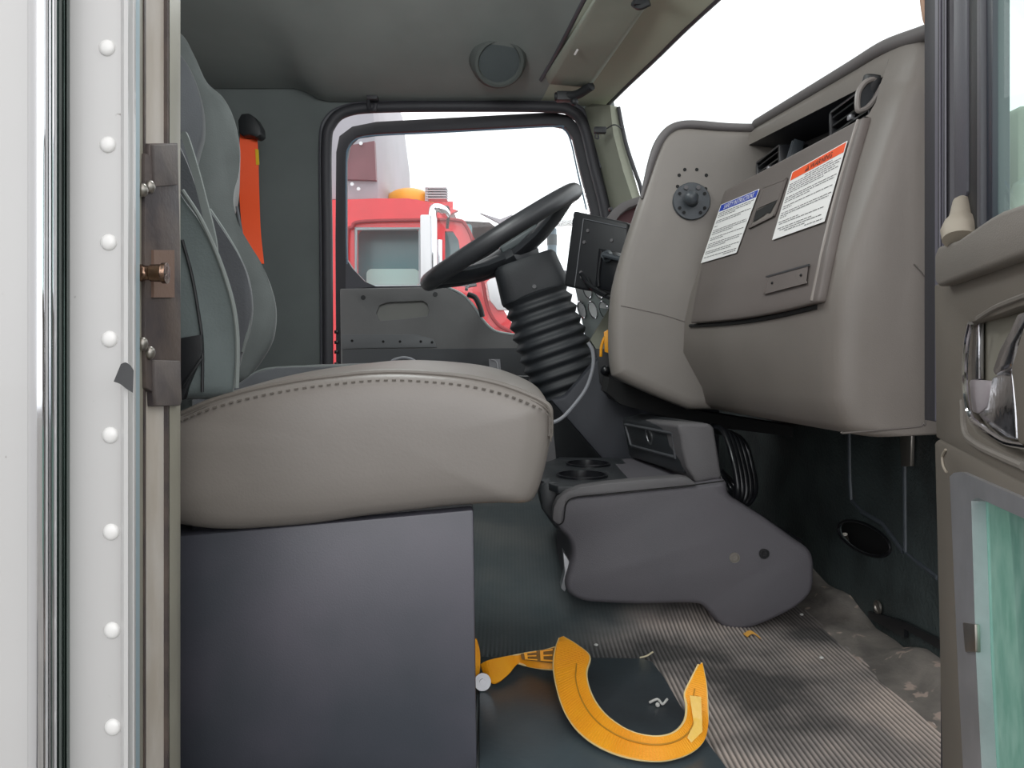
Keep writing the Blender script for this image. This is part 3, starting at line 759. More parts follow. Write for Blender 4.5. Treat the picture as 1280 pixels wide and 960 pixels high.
g = B(); g.box((0.468,1.285,0.322),(0.018,0.004,0.062),Matrix.Rotation(0.3,3,'Y')); g.box((0.468,1.275,0.322),(0.018,0.002,0.062),Matrix.Rotation(0.3,3,'Y')); g.build('vent_divider','ball_grey',dash,bevel=0.001)
g = B(); 
c = P(1083,122,0.95)
axh = Vector((0.25,0,1)).normalized()
g.tube([P(x,y,0.945) for x,y in ((1072,136),(1073,116),(1082,103),(1094,99),(1102,103),(1096,120),(1086,133),(1077,138))],0.0035,8,closed=True)
g.build('knob_ring',material('ring_grey',(126,120,116),0.45),dash)
g = B(); g.add([P(x,y,0.946) for x,y in ((1072,136),(1073,116),(1082,103),(1094,99),(1102,103),(1096,120),(1086,133),(1077,138))],[tuple(range(8))]); g.build('knob_hollow','boot',dash)
g = B(); g.lathe(P(1083,136,0.965),(P(1094,100,0.955)-P(1083,136,0.965)),[(0,0.012),(0.004,0.015),(0.038,0.0145),(0.040,0.012),(0.040,0)],20); g.build('vent_knob','black',dash)
# instrument hood and gauge panel on driver side
g = B(); rg = []
for x,y,Y in ((757,285,2.0),(760,270,2.0),(767,261,2.0),(776,254,2.0),(788,249,2.0),(803,244,2.0),(825,240,2.0)):
    p = P(x,y,Y); rg.append([p,p+Vector((0,0.30,0.0)),p+Vector((0.02,0.30,-0.012)),p+Vector((0.02,0,-0.012))])
g.loft(rg); g.build('instrument_hood','rubber_edge',dash,bevel=0.002)
g = B(); g.prism([P(x,y,2.05) for x,y in ((764,290),(768,270),(778,261),(800,252),(830,250),(830,330),(780,320))],(0,0.02,0)); g.build('hood_lining','red_dark',dash)
g = B(); pq = [P(717,352,2.04),P(790,360,1.84),P(800,440,1.84),P(733,430,2.04)]; g.prism(pq,(0.03,0.03,0)); g.build('gauge_panel','gauge_panel',dash,bevel=0.002)
def gp(u,v): return (pq[0].lerp(pq[1],u)).lerp(pq[3].lerp(pq[2],u),v)
gn = (pq[1]-pq[0]).cross(pq[3]-pq[0]).normalized()
if gn.y > 0: gn = -gn
for (x,y) in ((729,387),(743,387),(757,387),(736,362),(750,362)):
    c = hit_plane(x,y,pq[0],gn)+gn*0.004
    g = B(); g.tube([c+Vector(q) for q in [((pq[1]-pq[0]).normalized()*math.cos(a)*0.018+(pq[3]-pq[0]).normalized()*math.sin(a)*0.022) for a in [2*math.pi*k/20 for k in range(20)]]],0.0022,6,closed=True,smooth=False)
    gg = g.build('gauge','chrome',dash)
    g = B(); g.add([c+(pq[1]-pq[0]).normalized()*math.cos(a)*0.017+(pq[3]-pq[0]).normalized()*math.sin(a)*0.021 for a in [2*math.pi*k/20 for k in range(20)]],[tuple(range(20))]); g.build('gauge_face','gauge_face',gg)
# cream knee panel right below gauges
g = B(); g.prism([P(x,y,1.9) for x,y in ((738,425),(765,380),(775,380),(775,436),(745,436))],(0.0,0.02,0)); g.build('knee_trim','pillar_green',dash)
g = B(); g.prism([P(x,y,1.75) for x,y in ((745,436),(772,436),(790,470),(790,505),(760,500),(748,478))],(0.02,0.04,0)); kp = g.build('switch_bracket','black',dash,bevel=0.006)
g = B(); g.sphere(P(757,463,1.735),0.012); g.build('switch_knob','black_gloss',kp)
g = B(); g.prism([P(x,y,1.60) for x,y in ((762,472),(862,512),(1040,541),(1040,552),(862,530),(775,505),(758,490))],(0,0.1,0)); g.build('under_dash_shadow','black_deep',dash)  # black sheet standing in for the shadow gap under the dash

# --- ball mount on the flank
bm_ = thing('ball_mount','round dark grey ball mount screwed to centre stack flank','ball mount',P(863,252,1.446))
yb = 1.4475
c = P(864,252,yb)
g = B(); g.lathe((c.x,yb+0.002,c.z),(0,-1,0),[(0,0.0355),(0.006,0.0355),(0.008,0.034),(0.008,0.012),(0.016,0.0085),(0.022,0.0085)],36); g.build('base_plate','ball_grey',bm_)
g = B(); g.sphere(P(864,247,1.418),0.0135,seg=24,rings=16); g.build('ball','ball_grey',bm_)
for a in (30,65,115,150,210,235,305,330):
    r = 0.027; q = Vector((c.x+r*math.cos(math.radians(a)),yb-0.0085,c.z+r*math.sin(math.radians(a))))
    if a in (65,115):
        g = B(); g.lathe(q,(0,-1,0),[(0,0.0045),(0.002,0.004),(0.0025,0)],10); g.build('screw','ink_grey',bm_)
    else:
        g = B(); g.lathe(q,(0,-1,0),[(0,0.0032),(0.0004,0.0032)],10); g.build('screw_hole','black_deep',bm_)
g = B()
for x,y in ((856,212),(871,212),(883,219),(849,219),(847,233),(882,236)):
    p = P(x,y,yb); g.lathe((p.x,yb+0.001,p.z),(0,-1,0),[(0,0.0034),(0.0012,0.0034)],10)
g.build('drilled_holes','black_deep',dash)

# ================================================================== TABLET / DISPLAY on the dash
tb = thing('display_unit','black display unit seen from behind, mounted beside the centre stack','display',P(745,370,1.78))
f4 = [P(716,263,1.80),P(785,278,1.70),P(779,372,1.70),P(704,357,1.80)]
n4 = (f4[1]-f4[0]).cross(f4[3]-f4[0]).normalized()
if n4.y < 0: n4 = -n4
g = B(); g.prism(f4, n4*0.028); g.build('casing','black',tb,bevel=0.007,seg=3)
def q4(u,v,o=0): return (f4[0].lerp(f4[1],u)).lerp(f4[3].lerp(f4[2],u),v)-n4*o
g = B(); g.tube([q4(0.22,0.08,0.001),q4(0.98,0.08,0.001)],0.0012,6,smooth=False); g.tube([q4(0.22,0.08,0.001),q4(0.20,0.98,0.001)],0.0012,6,smooth=False); g.build('casing_edge',material('edge_line',(92,94,98),0.4),tb)
g = B(); g.prism([q4(0.55,0.42,0.004),q4(0.98,0.42,0.004),q4(0.98,0.95,0.004),q4(0.55,0.95,0.004)],-n4*-0.006); g.build('rear_cover','black_gloss',tb,bevel=0.002)
g = B(); g.tube([q4(0.62,0.45,0.006),q4(0.60,0.75,0.006),q4(0.62,0.92,0.006)],0.0035,8); g.tube([q4(0.3,0.80,0.004),q4(0.5,0.92,0.02),q4(0.85,1.02,0.03)],0.0045,8); g.tube([q4(0.42,0.84,0.006),q4(0.6,0.98,0.02),q4(0.9,1.05,0.03)],0.004,8); g.build('power_cable','black_gloss',tb)
for u,v in ((0.32,0.22),(0.28,0.38),(0.75,0.28),(0.28,0.78),(0.3,0.84)):
    g = B(); g.lathe(q4(u,v,-0.001),-n4,[(0,0.004),(0.003,0.004),(0.003,0)],10); g.build('screw','ink_grey',tb)
g = B(); g.lathe(q4(0.72,0.50,0),-n4,[(0,0.014),(0.006,0.014),(0.008,0.008),(0.02,0.008)],14); g.tube([q4(0.72,0.5,0.02),q4(1.15,0.52,0.03)],0.006,8,smooth=False); g.build('mount_arm','ball_grey',tb)

# ================================================================== STEERING WHEEL AND COLUMN
WN = Vector((-0.53,-0.105,0.848)).normalized(); WU = Vector((0.848,0,0.53)).normalized(); WV = WN.cross(WU).normalized(); WC = P(626,297,1.95)
sw = thing('steering_wheel','large dark grey truck steering wheel seen nearly edge-on','steering wheel',WC)
g = B(); R_ = 0.214
rings = [[] for _ in range(64)]
for k in range(64):
    a = 2*math.pi*k/64; rad = WU*math.cos(a)+WV*math.sin(a)
    rings[k] = [WC+rad*(R_+0.0235*math.cos(b))+WN*0.0225*math.sin(b) for b in [2*math.pi*j/14 for j in range(14)]]
rings.append(rings[0]); g.loft(rings,cap=False); g.build('rim','wheel',sw)
HC = WC-WN*0.055
for ang in (150,180,210,30,-30):
    a = math.radians(ang); rad = WU*math.cos(a)+WV*math.sin(a); tan = WN.cross(rad).normalized()
    rg = []
    for t in (0,0.25,0.5,0.75,1.0):
        p = HC.lerp(WC+rad*(R_-0.004)-WN*0.008, t)-WN*0.012*math.sin(math.pi*t); w_ = (0.060-0.020*t)*(1.3 if ang == 180 else 1); h_ = 0.024-0.009*t+(0.010*(1-t) if ang == 180 else 0)
        rg.append([p+tan*w_*math.cos(b)+WN*h_*math.sin(b) for b in [2*math.pi*j/12 for j in range(12)]])
    g = B(); g.loft(rg); g.build('spoke','wheel_dark',sw)
g = B(); g.lathe(HC-WN*0.05,WN,[(0,0.045),(0.01,0.058),(0.03,0.066),(0.052,0.066),(0.068,0.056),(0.074,0.04),(0.076,0)],32); g.build('hub','wheel_dark',sw)
g = B(); g.box(WC-WN*0.030+WU*0.035,(0.11,0.12,0.022),Matrix((WU,WV,WN)).transposed()); g.build('centre_pad',material('pad_grey',(84,92,94),0.4,bump=0.1,bscale=600),sw,bevel=0.006,seg=3)
g = B(); g.tube([P(583,362,1.74),P(585,358,1.75),P(595,356,1.76)],0.004,8); g.build('rim_tab','alu',sw)
scol = thing('steering_column','black steering column with ribbed rubber boot below the wheel','steering column',P(715,500,1.95))
A0 = P(661,345,1.93); A1 = P(712,492,1.93); axc = (A1-A0).normalized(); LL = (A1-A0).length
g = B(); rg = []
for h,wv in ((-0.040,0.074),(-0.032,0.080),(0.0,0.083),(0.046,0.088),(0.052,0.086)):
    u = Vector((0.88,0,-0.30)); u = (u-axc*u.dot(axc)).normalized(); v_ = axc.cross(u)
    ring = []
    for k in range(32):
        a = 2*math.pi*k/32; ca, sa = math.cos(a), math.sin(a); e = 0.38
        ring.append(A0+axc*h+u*wv*math.copysign(abs(ca)**e,ca)+v_*wv*0.85*math.copysign(abs(sa)**e,sa))
    rg.append(ring)
g.loft(rg); g.build('shroud','boot',scol,angle=30)
g = B(); g.lathe(A0+axc*0.035+Vector((0,-0.075,0)),(0,-1,0),[(0,0.005),(0.004,0.005),(0.004,0)],10); g.build('screw','black_gloss',scol)
prof = []; nrib = 9; h0 = 0.052; h1 = LL+0.0
for k in range(nrib*6+1):
    t = k/(nrib*6); h = h0+(h1-h0)*t; base = 0.079+0.012*math.sin(t*math.pi*0.6)-0.010*t*t
    ph = (t*nrib) % 1.0; rr = base+0.010*abs(1-2*ph)*(1 if k < nrib*6 else 0)-0.004
    prof.append((h, rr))
prof = [(h0-0.006,0.074)]+prof+[(h1+0.005,0.045)]
u = Vector((0.88,0,-0.30)); u = (u-axc*u.dot(axc)).normalized(); v_ = axc.cross(u)
rg = []
for h, r in prof:
    ring = []
    for k in range(36):
        a = 2*math.pi*k/36; ca, sa = math.cos(a), math.sin(a); e = 0.75
        ring.append(A0+axc*h+u*r*math.copysign(abs(ca)**e,ca)+v_*r*math.copysign(abs(sa)**e,sa))
    rg.append(ring)
g = B(); g.loft(rg); g.build('rubber_boot','boot',scol,angle=75)
g = B(); g.tube([P(x,y,1.72) for x,y in ((735,428),(741,440),(741,460),(733,485),(718,506),(703,522),(688,529),(670,532))],0.0042,8); tag(g.build('loose_cable','grey_cable'),'thin light grey cable hanging beside the steering column boot','cable')
# doghouse / footwell cover
dg_ = thing('footwell_cover','dark grey moulded footwell cover below the steering column','cover',P(760,590,1.8))
g = B(); g.prism([P(x,y,1.78) for x,y in ((688,500),(706,496),(741,455),(755,440),(900,500),(900,640),(800,620),(765,588))],(0,0.06,0)); g.build('cover_panel','doghouse',dg_,bevel=0.008)
g = B(); g.prism([P(x,y,2.24) for x,y in ((690,470),(700,490),(775,600),(775,640),(560,640),(600,470))],(0,0.05,0)); g.build('pedal_shield','console_dark',dg_,bevel=0.004)
g = B(); g.prism([P(x,y,1.80) for x,y in ((684,520),(690,520),(697,590),(700,640),(680,640))],(0,0.03,0)); g.build('side_rib','console_trim',dg_,bevel=0.002)
yt = B(); yt.tube([P(x,y,1.70) for x,y in ((751,446),(752,432),(757,420),(762,412))],0.0035,8); yt.prism([P(x,y,1.69) for x,y in ((755,415),(764,410),(764,442),(756,440))],(0,0.004,0)); tag(yt.build('pull_tag','amber',bevel=0.001),'small yellow pull tag hanging under the dash centre stack','tag')

# ================================================================== CENTRE CONSOLE
cc = thing('centre_console','dark grey plastic floor console with cup holders and socket riser','console',P(850,770,1.35))
YC = 1.25
side = [(706,622),(694,640),(692,652),(700,664),(711,676),(714,694),(710,712),(706,728),(710,742),(724,751),(745,755),(800,757),(866,756),(882,762),(896,778),(908,787),(924,789),(945,785),(980,770),(1004,755),(1017,738),(1019,715),(1018,698),(1012,687),(995,675),(960,650),(925,628),(912,617),(906,600),(868,605),(760,616)]
def sring(Y, ins):
    pts = crv([P(x,y,YC) for x,y in side],True,3); c = sum((p for p in pts),Vector())/len(pts)
    out = []
    for i,p in enumerate(pts):
        a = pts[i-1]; b = pts[(i+1)%len(pts)]; t = (b-a).normalized(); nrm = Vector((t.z,0,-t.x))
        if (p+nrm*0.01-c).length > (p-c).length and False: pass
        out.append(Vector((p.x,Y,p.z))+nrm*ins)
    return out
test = sring(YC,0.01); sgn = -1 if sum((a-Vector((0.2,YC,-0.3))).length for a in test) > sum((a-Vector((0.2,YC,-0.3))).length for a in sring(YC,0)) else 1
rings = [sring(YC-0.001,sgn*0.010),sring(YC+0.001,sgn*0.005),sring(YC+0.006,sgn*0.0015),sring(YC+0.014,0),sring(YC+0.34,0)]
g = B(); g.loft(rings); g.build('side_panel','console',cc,angle=55)
# top tray: band with dark top and cup holders
ztp = -0.222
tray = [(0.075,1.27),(0.30,1.262),(0.29,1.60),(0.10,1.62),(0.045,1.50),(0.045,1.34)]
cups = [[(0.125+0.042*math.cos(a),1.375+0.042*math.sin(a)) for a in [2*math.pi*k/24 for k in range(24)]],
        [(0.150+0.040*math.cos(a),1.515+0.040*math.sin(a)) for a in [2*math.pi*k/24 for k in range(24)]],
        [(0.205,1.34),(0.275,1.33),(0.272,1.52),(0.205,1.53)]]
g = B(); g.plate_hole([(x,y,ztp) for x,y in tray],[[(x,y,ztp) for x,y in c] for c in cups],(0,0,-0.012)); g.build('top_tray','console_dark',cc,bevel=0.0015)
for k in (0,1):
    cx = (0.125,0.150)[k]; cy = (1.375,1.515)[k]; r = (0.042,0.040)[k]
    g = B(); prof = [(0,r+0.004),(0.004,r+0.004),(0.004,r),(-0.06,r-0.004),(-0.062,0)]
    ringsL = [[Vector((cx+rr*math.cos(a),cy+rr*math.sin(a),ztp+h)) for a in [2*math.pi*j/32 for j in range(32)]] for h, rr in prof]
    g.loft(ringsL,cap=False); g.build('cup_holder','black_gloss',cc)
g = B(); g.box((0.24,1.43,ztp-0.03),(0.075,0.2,0.006)); g.build('tray_bottom','console_dark',cc)
# rounded tan-grey band on the near upper edge
band = [(690,650),(692,634),(697,624),(708,615),(726,609),(760,604),(800,600),(852,596),(862,598),(872,606),(868,608),(760,619),(720,622),(708,628),(704,640),(702,655),(697,656)]
g = B(); g.prism([P(x,y,YC-0.004) for x,y in band],(0,0.03,0)); g.build('top_band','console_trim',cc,bevel=0.003)
g = B(); g.prism([P(x,y,1.30) for x,y in ((674,612),(680,603),(690,601),(712,606),(720,625),(700,640),(697,664),(688,652),(677,636))],(0,0.20,-0.012)); g.build('rear_cap','console_dark',cc,bevel=0.006)
g = B(); g.tube([P(x,y,YC-0.0035) for x,y in ((697,657),(704,652),(706,640),(708,630),(718,622),(760,617),(868,606))],0.0012,6); g.tube([P(868,606,YC-0.0035),P(905,601,YC-0.0035)],0.0012,6,smooth=False); g.build('panel_seam','black_deep',cc)
# riser
ris = [(846,531),(858,529),(886,529),(893,534),(897,560),(903,598),(870,604),(866,596),(858,585),(852,560),(850,545)]
g = B()
near = [P(x,y,1.262) for x,y in ris]
far = [p+Vector((-0.03,0.33,-0.018)) for p in near]
g.loft([near,far]); g.build('riser','console_trim',cc,bevel=0.006,seg=3)
fq = [P(780,522,1.585),P(852,534,1.262+0.02),P(858,592,1.262+0.02),P(790,571,1.585)]
n5 = (fq[1]-fq[0]).cross(fq[3]-fq[0]).normalized()
if n5.y > 0: n5 = -n5
g = B(); g.prism([p+n5*0.006 for p in fq],-n5*0.05); g.build('socket_panel','console_dark',cc,bevel=0.006)
def f5(u,v,o=0): return (fq[0].lerp(fq[1],u)).lerp(fq[3].lerp(fq[2],u),v)+n5*(o+0.006)
g = B(); g.tube([f5(0.08,0.14,.001),f5(0.92,0.14,.001),f5(0.92,0.66,.001),f5(0.12,0.66,.001)],0.003,8,closed=True,smooth=False); g.build('panel_bead',material('bead',(62,64,68),0.5),cc)
c = hit_plane(813,545,f5(0,0),n5)
g = B(); g.lathe(c,n5,[(0,0.016),(0.004,0.016),(0.004,0.012),(0.001,0.011),(0.001,0)],24); g.build('socket','socket',cc)
g = B(); g.lathe(c,n5,[(0.0012,0.010),(0.003,0.009),(0.003,0)],20); g.build('socket_cap','black',cc)
for x,y in ((918,697),(955,692)):
    p = P(x,y,YC-0.001)
    g = B(); g.lathe(p,(0,-1,0),[(0,0.0085),(0.002,0.0085),(0.002,0.0068),(0.0005,0.006),(0.0005,0.0035),(0.0015,0.003),(0.0015,0)],18); g.build('screw','steel' if x < 930 else 'black_gloss',cc)
g = B(); g.prism([P(x,y,1.262) for x,y in ((704,690),(712,702),(713,720),(706,740),(701,735),(706,716))],(0,0.03,0)); g.build('metal_bracket','alu',cc,bevel=0.001)
# hose bundle
hb = thing('cable_bundle','looped bundle of glossy black hoses behind the floor console','cable',P(930,640,1.45))
for k in range(5):
    o = k*7; g = B()
    g.tube([P(890-o*0.2,533+k,1.50+k*0.015),P(905+o*0.7,540+k*2,1.42),P(917+o*0.8,575+k*2,1.36+k*0.01),P(922+o*0.75,615,1.34+k*0.01),P(915+o*0.55,634-k,1.37),P(905+o*0.5,625-k*4,1.42+k*0.01),P(900,600-k*3,1.46)],0.0062,10)
    g.build('hose','black_gloss',hb)
g = B(); g.tube([P(905,625,1.40),P(935,640,1.39),P(965,660,1.38),P(1000,680,1.37)],0.009,10); g.build('lower_hose','black_gloss',hb)

# ================================================================== PASSENGER SEAT
seat = thing('passenger_seat','near seat with tan-grey leather cushion on a dark box base','seat',(-0.22,1.04,-0.45))
K = 0.835   # the seat stands close to the door opening
topl = [(228,517),(260,503),(300,491),(340,482),(380,475),(420,470),(460,466),(500,465),(540,467),(580,471),(620,479),(655,491),(684,506)]
outl = [(100,560),(160,535),(200,525)]+topl+[(688,522),(688,545),(684,572),(677,600),(668,622),(656,629),(630,629),(600,630),(560,633),(500,640),(450,646),(390,655),(330,660),(290,662),(250,660),(200,652),(120,640)]
base = [P(x,y,K*1.0) for x,y in outl]
cen = Vector((-0.15,1.0,-0.12))*K
ntop = 3+len(topl)
def cring(Y, s_, rise=0.0, back=0.0):
    pts = crv(base,True,3); out = []
    for i,p in enumerate(pts):
        k = i/3.0
        q = cen+(p-cen)*s_; z = q.z
        if k <= ntop: z += rise*math.sin(math.pi*min(1,max(0,(k+0.6)/(ntop+0.6))))**0.6
        out.append(Vector((q.x,Y,z)))
    return out
g = B()
R1 = [cring(K*0.972,0.35),cring(K*0.974,0.6),cring(K*0.978,0.80),cring(K*0.985,0.92),cring(K*0.994,0.975),cring(K*1.004,1.0)]
g.loft(R1+[cring(K*1.02,1.0,0.003),cring(K*1.05,1.002,0.007),cring(K*1.12,1.004,0.010),cring(K*1.25,1.004,0.011),cring(K*1.40,1.004,0.009),cring(K*1.47,1.0,0.008),cring(K*1.50,0.97,0.0),cring(K*1.51,0.85,0)])
cu = g.build('cushion','leather',seat,angle=80)
tl = crv([P(x,y,K*1.0) for x,y in outl[2:ntop+2]],False,4)
g = B(); g.tube([p+Vector((0,-0.001,0.0)) for p in tl],0.0032,8,smooth=False); g.build('piping','leather_top',cu)
g = B()
dd_ = [tl[0]]
for p in tl[1:]:
    if (p-dd_[-1]).length > 0.0065:
        d = (p-dd_[-1]); n_ = max(1,int(d.length/0.0075)); 
        for k in range(n_): dd_.append(dd_[-1]+d/n_)
for i in range(0,len(dd_)-1):
    a, b = dd_[i], dd_[i+1]; t = (b-a).normalized(); o = Vector((0,-0.0005,-0.0085))
    m_ = (a+b)/2+o; yb_ = 0.9965
    ang = math.atan2(t.z,t.x); g.box((m_.x,K*0.9835,m_.z),(0.0040,0.0030,0.0018),Matrix.Rotation(-ang,3,'Y'))
g.tube([p+Vector((0,-0.006,-0.0052)) for p in tl],0.0011,6,smooth=False); g.build('stitching','stitch',cu,kind='stuff',smooth=False)
# front top corner seam
# pedestal
g = B(); nr = [P(x,y,K*0.995) for x,y in ((100,680),(330,661),(592,637),(594,800),(596.5,966),(100,966))]
g.loft([nr,[p+Vector((-0.032,0.36,0)) for p in nr]]); g.build('base_box','pedestal',seat,bevel=0.003)
g = B(); g.prism([P(x,y,K*1.02) for x,y in ((240,640),(590,626),(592,640),(592,650),(240,690))],(-0.028,0.32,0)); g.build('base_lip','black',seat,bevel=0.001)
# backrest: near bolster, dark valley, far bolster, loops of piping
def slab(front, Y0, Y1, Yp, bulge=0.02, leftpx=90, yaw=0.30):
    pts = [P(x,y,Yp) for x,y in front]
    pts = pts+[Vector((P(leftpx,0,Yp).x,Yp,pts[-1].z)),Vector((P(leftpx,0,Yp).x,Yp,pts[0].z+0.0))]
    cr = crv(pts[:-2],False,5)+pts[-2:]
    c = sum(cr,Vector())/len(cr); rr = []
    for Y, s_ in ((Y0,0.90),(Y0+0.003,0.95),(Y0+0.010,0.985),(Y0+0.022,1.0),((Y0+Y1)/2,1.0+bulge),(Y1-0.022,1.0),(Y1-0.005,0.97),(Y1,0.92)):
        rr.append([Vector((c.x+(p.x-c.x)*s_-yaw*(Y-Y0),Y,c.z+(p.z-c.z)*s_)) for p in cr])
    return rr
bk = [(150,150),(205,190),(228,238),(252,272),(272,312),(287,350),(298,388),(302,430),(300,470),(296,500)]
g = B(); g.loft(slab(bk,K*1.02,K*1.10,K*1.03,0.0,90,0.45)); nb = g.build('near_bolster','fabric_green',seat,angle=70)
g = B(); g.tube([P(x,y,K*1.018) for x,y in ((228,238),(250,272),(269,312),(283,350),(293,388),(297,430),(296,485))],0.0025,8); g.build('piping','piping_grey',nb)
g = B(); g.tube([P(x,y,K*1.0185) for x,y in ((228,300),(240,345),(248,390),(253,430),(253,490))],0.0018,8); g.build('seam','black',nb)
g = B(); g.prism([P(x,y,K*1.014) for x,y in ((215,424),(252,418),(253,440),(228,500),(215,500))],(0,0.01,0)); g.tube([P(228,484,K*1.012),P(252,448,K*1.012)],0.002,6,smooth=False); g.build('recliner_cover','black',seat,bevel=0.002)
g = B(); g.prism([P(x,y,K*1.0135) for x,y in ((215,382),(250,420),(215,424))],(0,0.01,0)); 
mid = [(150,140),(215,165),(236,190),(262,262),(285,330),(300,380),(305,430),(303,480)]
g = B(); g.loft(slab(mid,K*1.12,K*1.36,K*1.14,0.0,90,0.5)); g.build('back_panel','fabric_dark',seat,angle=70)
farb = [(150,150),(222,200),(248,238),(270,268),(290,298),(306,325),(316,352),(320,385),(316,415),(308,440),(300,470)]
g = B(); g.loft(slab(farb,K*1.38,K*1.48,K*1.39,0.0,90,0.4)); fb = g.build('far_bolster','fabric_dark',seat,angle=70)
g = B(); g.tube([P(x,y,K*1.385) for x,y in ((262,262),(282,292),(299,322),(309,352),(313,385),(309,415),(303,440))],0.0028,8); g.build('piping','piping_grey',fb)
# grey belt strip laid over the backrest
g = B(); g.ribbon([P(x,y,K*1.05) for x,y in ((228,164),(234,168),(246,205),(258,250),(270,300),(273,345))],[P(x,y,K*1.05) for x,y in ((222,172),(228,176),(238,210),(249,252),(259,298),(264,345))],0.004)
sb2 = tag(g.build('belt_strap','piping_grey'),'pale grey narrow strap running down the near seatback edge','strap')

# ================================================================== DRIVER SEAT
ds = thing('driver_seat','far seat with grey-green fabric high back and moulded headrest','seat',(-0.7,1.95,-0.45))
fr = [(190,30),(228,40),(246,68),(262,102),(283,122),(297,150),(304,185),(303,215),(297,238),(296,258),(303,285),(318,312),(334,338),(346,368),(350,395),(346,425),(334,448),(322,465),(312,480)]
g = B(); g.loft(slab(fr,1.74,2.10,1.76,0.0,40,0.36)); g.build('backrest','fabric_far',ds,angle=70)
g = B(); g.loft(slab([(190,40),(226,66),(244,92),(256,130),(258,165),(252,190),(240,240)],1.68,1.76,1.70,0.01,-60)); g.build('headrest_wing','fabric_dark',ds,angle=70)
g = B(); g.tube([P(x,y,1.745) for x,y in ((296,258),(302,290),(306,325),(304,350))],0.003,8); g.build('seam','fabric_dark',ds)
cs = [(240,500),(300,478),(318,466),(345,459),(420,457),(500,456),(560,458),(600,464),(640,476),(655,490),(655,520),(640,530),(240,530)]
g = B(); ringsD = []
for Y, s_ in ((1.72,0.94),(1.725,0.98),(1.74,1.0),(2.15,1.0),(2.19,0.95)):
    c = P(450,495,1.74); ringsD.append([Vector((c.x+(p.x-c.x)*s_,Y,c.z+(p.z-c.z)*s_)) for p in [P(x,y,1.74) for x,y in cs]])
g.loft(ringsD); g.build('cushion','fabric_dark',ds,angle=50)
g = B(); g.box((-0.35,1.95,-0.32),(0.5,0.38,0.30)); g.build('base_box','black',ds,bevel=0.01)
g = B(); g.tube([P(x,y,1.735) for x,y in ((305,478),(320,466),(345,460),(420,457.5),(500,456.5))],0.003,8); g.build('piping','piping_grey',ds)
# grey loop handle on the far door, over the seat
g = B(); g.tube([P(x,y,2.3) for x,y in ((486,456),(492,450),(503,447),(512,448),(520,452))],0.004,8); tag(g.build('grey_loop','grey_cable'),'thin grey wire loop peeking above the seat cushion','wire')

# ================================================================== ORANGE BELT
ob = thing('seat_belt','bright orange seat belt hanging from a black guide behind the seats','seat belt',P(312,160,2.2))
g = B(); g.ribbon([P(x,y,Y) for x,y,Y in ((300,162,2.25),(299,200,2.25),(299,240,2.24),(303,290,2.2),(312,330,2.18))],[P(x,y,Y) for x,y,Y in ((321,162,2.27),(323,200,2.27),(324,240,2.26),(326,290,2.22),(330,330,2.2))],0.003); g.build('webbing','orange_belt',ob)
g = B(); g.prism([P(x,y,2.22) for x,y in ((297,150),(301,142),(311,141),(319,147),(325,158),(326,168),(320,172),(312,168),(304,170),(298,166))],(0,0.05,0)); g.build('belt_guide','black',ob,bevel=0.005)
g = B(); g.prism([P(x,y,2.262) for x,y in ((319,186),(323,187),(324,206),(320,206))],(0,0.002,0)); g.build('belt_tag','yellow',ob)

# ================================================================== LEFT: OUTSIDE SKIN AND DOOR JAMB
Z0, Z1 = -0.62, 0.72
def col(px, Y): return ((px-HX)/F*Y, Y)
def vstrip(bld, pts, mi=0, thick=(0,0.004), z0=Z0, z1=Z1):
    n = len(pts); V = [(x,y,z0) for x,y in pts]+[(x,y,z1) for x,y in pts]+[(x+thick[0],y+thick[1],z0) for x,y in pts]+[(x+thick[0],y+thick[1],z1) for x,y in pts]
    Fs = []
    for i in range(n-1):
        Fs += [(i,i+1,n+i+1,n+i),(2*n+i,3*n+i,3*n+i+1,2*n+i+1)]
    Fs += [(0,n,3*n,2*n),(n-1,3*n-1,4*n-1,2*n-1)[:0] or (n-1,2*n-1,4*n-1,3*n-1)]
    Fs += [tuple(range(n))+tuple(range(3*n-1,2*n-1,-1)), tuple(range(n,2*n))+tuple(range(4*n-1,3*n-1,-1))]
    return bld.add(V,Fs,mi)
g = B(); g.box(((-0.95-0.3785)/2,0.606,0.05),(0.5715,0.008,1.34)); g.box(((-0.3785-0.3045)/2,0.608,0.05),(0.074,0.008,1.34)); 
sk = g.build('wall_right','skin_white',bevel=0.0006,kind='structure')
for k,y in enumerate((-60,60,181,303,424,544,665,788,909,1030)):
    p = P(133.5+8*(y/960.0),y,0.604)
    g = B(); g.lathe((p.x,0.6045,p.z),(0,-1,0),[(0,0.0067),(0.0012,0.0064),(0.0024,0.0052),(0.0032,0.003),(0.0035,0)],22); g.build('rivet',material('rivet_white',(220,219,217),0.3,coat=0.3) if k == 0 else bpy.data.materials['rivet_white'],sk)
# polished strip: two lobes
g = B(); pts = []
for px,Y in ((34,0.601),(36,0.588),(40,0.577),(46,0.571),(52,0.569),(57,0.571),(60,0.5755),(62,0.582)):
    pts.append(col(px,Y))
vstrip(g,pts,0,(0,0.012)); g.build('trim_9','chrome',kind='structure',angle=60)
g = B(); vstrip(g,[col(a,b) for a,b in ((61.5,0.583),(64,0.5805),(67,0.5825),(69.5,0.589),(71,0.5895),(74,0.588),(77,0.592),(80,0.599),(82,0.604))],0,(0,0.01)); g.build('trim_18',material('trim_painted_reflection',(104,120,114),0.22,metal=0.9,bump=0.15,bscale=40,rgb2=(60,66,64),vscale=4,stretch=(40,1,0.4)),kind='structure',angle=60)  # right lobes of the strip: dark greenish reflections put into the metal colour
g = B(); vstrip(g,[col(151,0.6035),col(152,0.5965),col(155,0.594),col(160,0.5955),col(162,0.600)],0,(0,0.01)); g.build('trim_10','skin_white',kind='structure',angle=60)
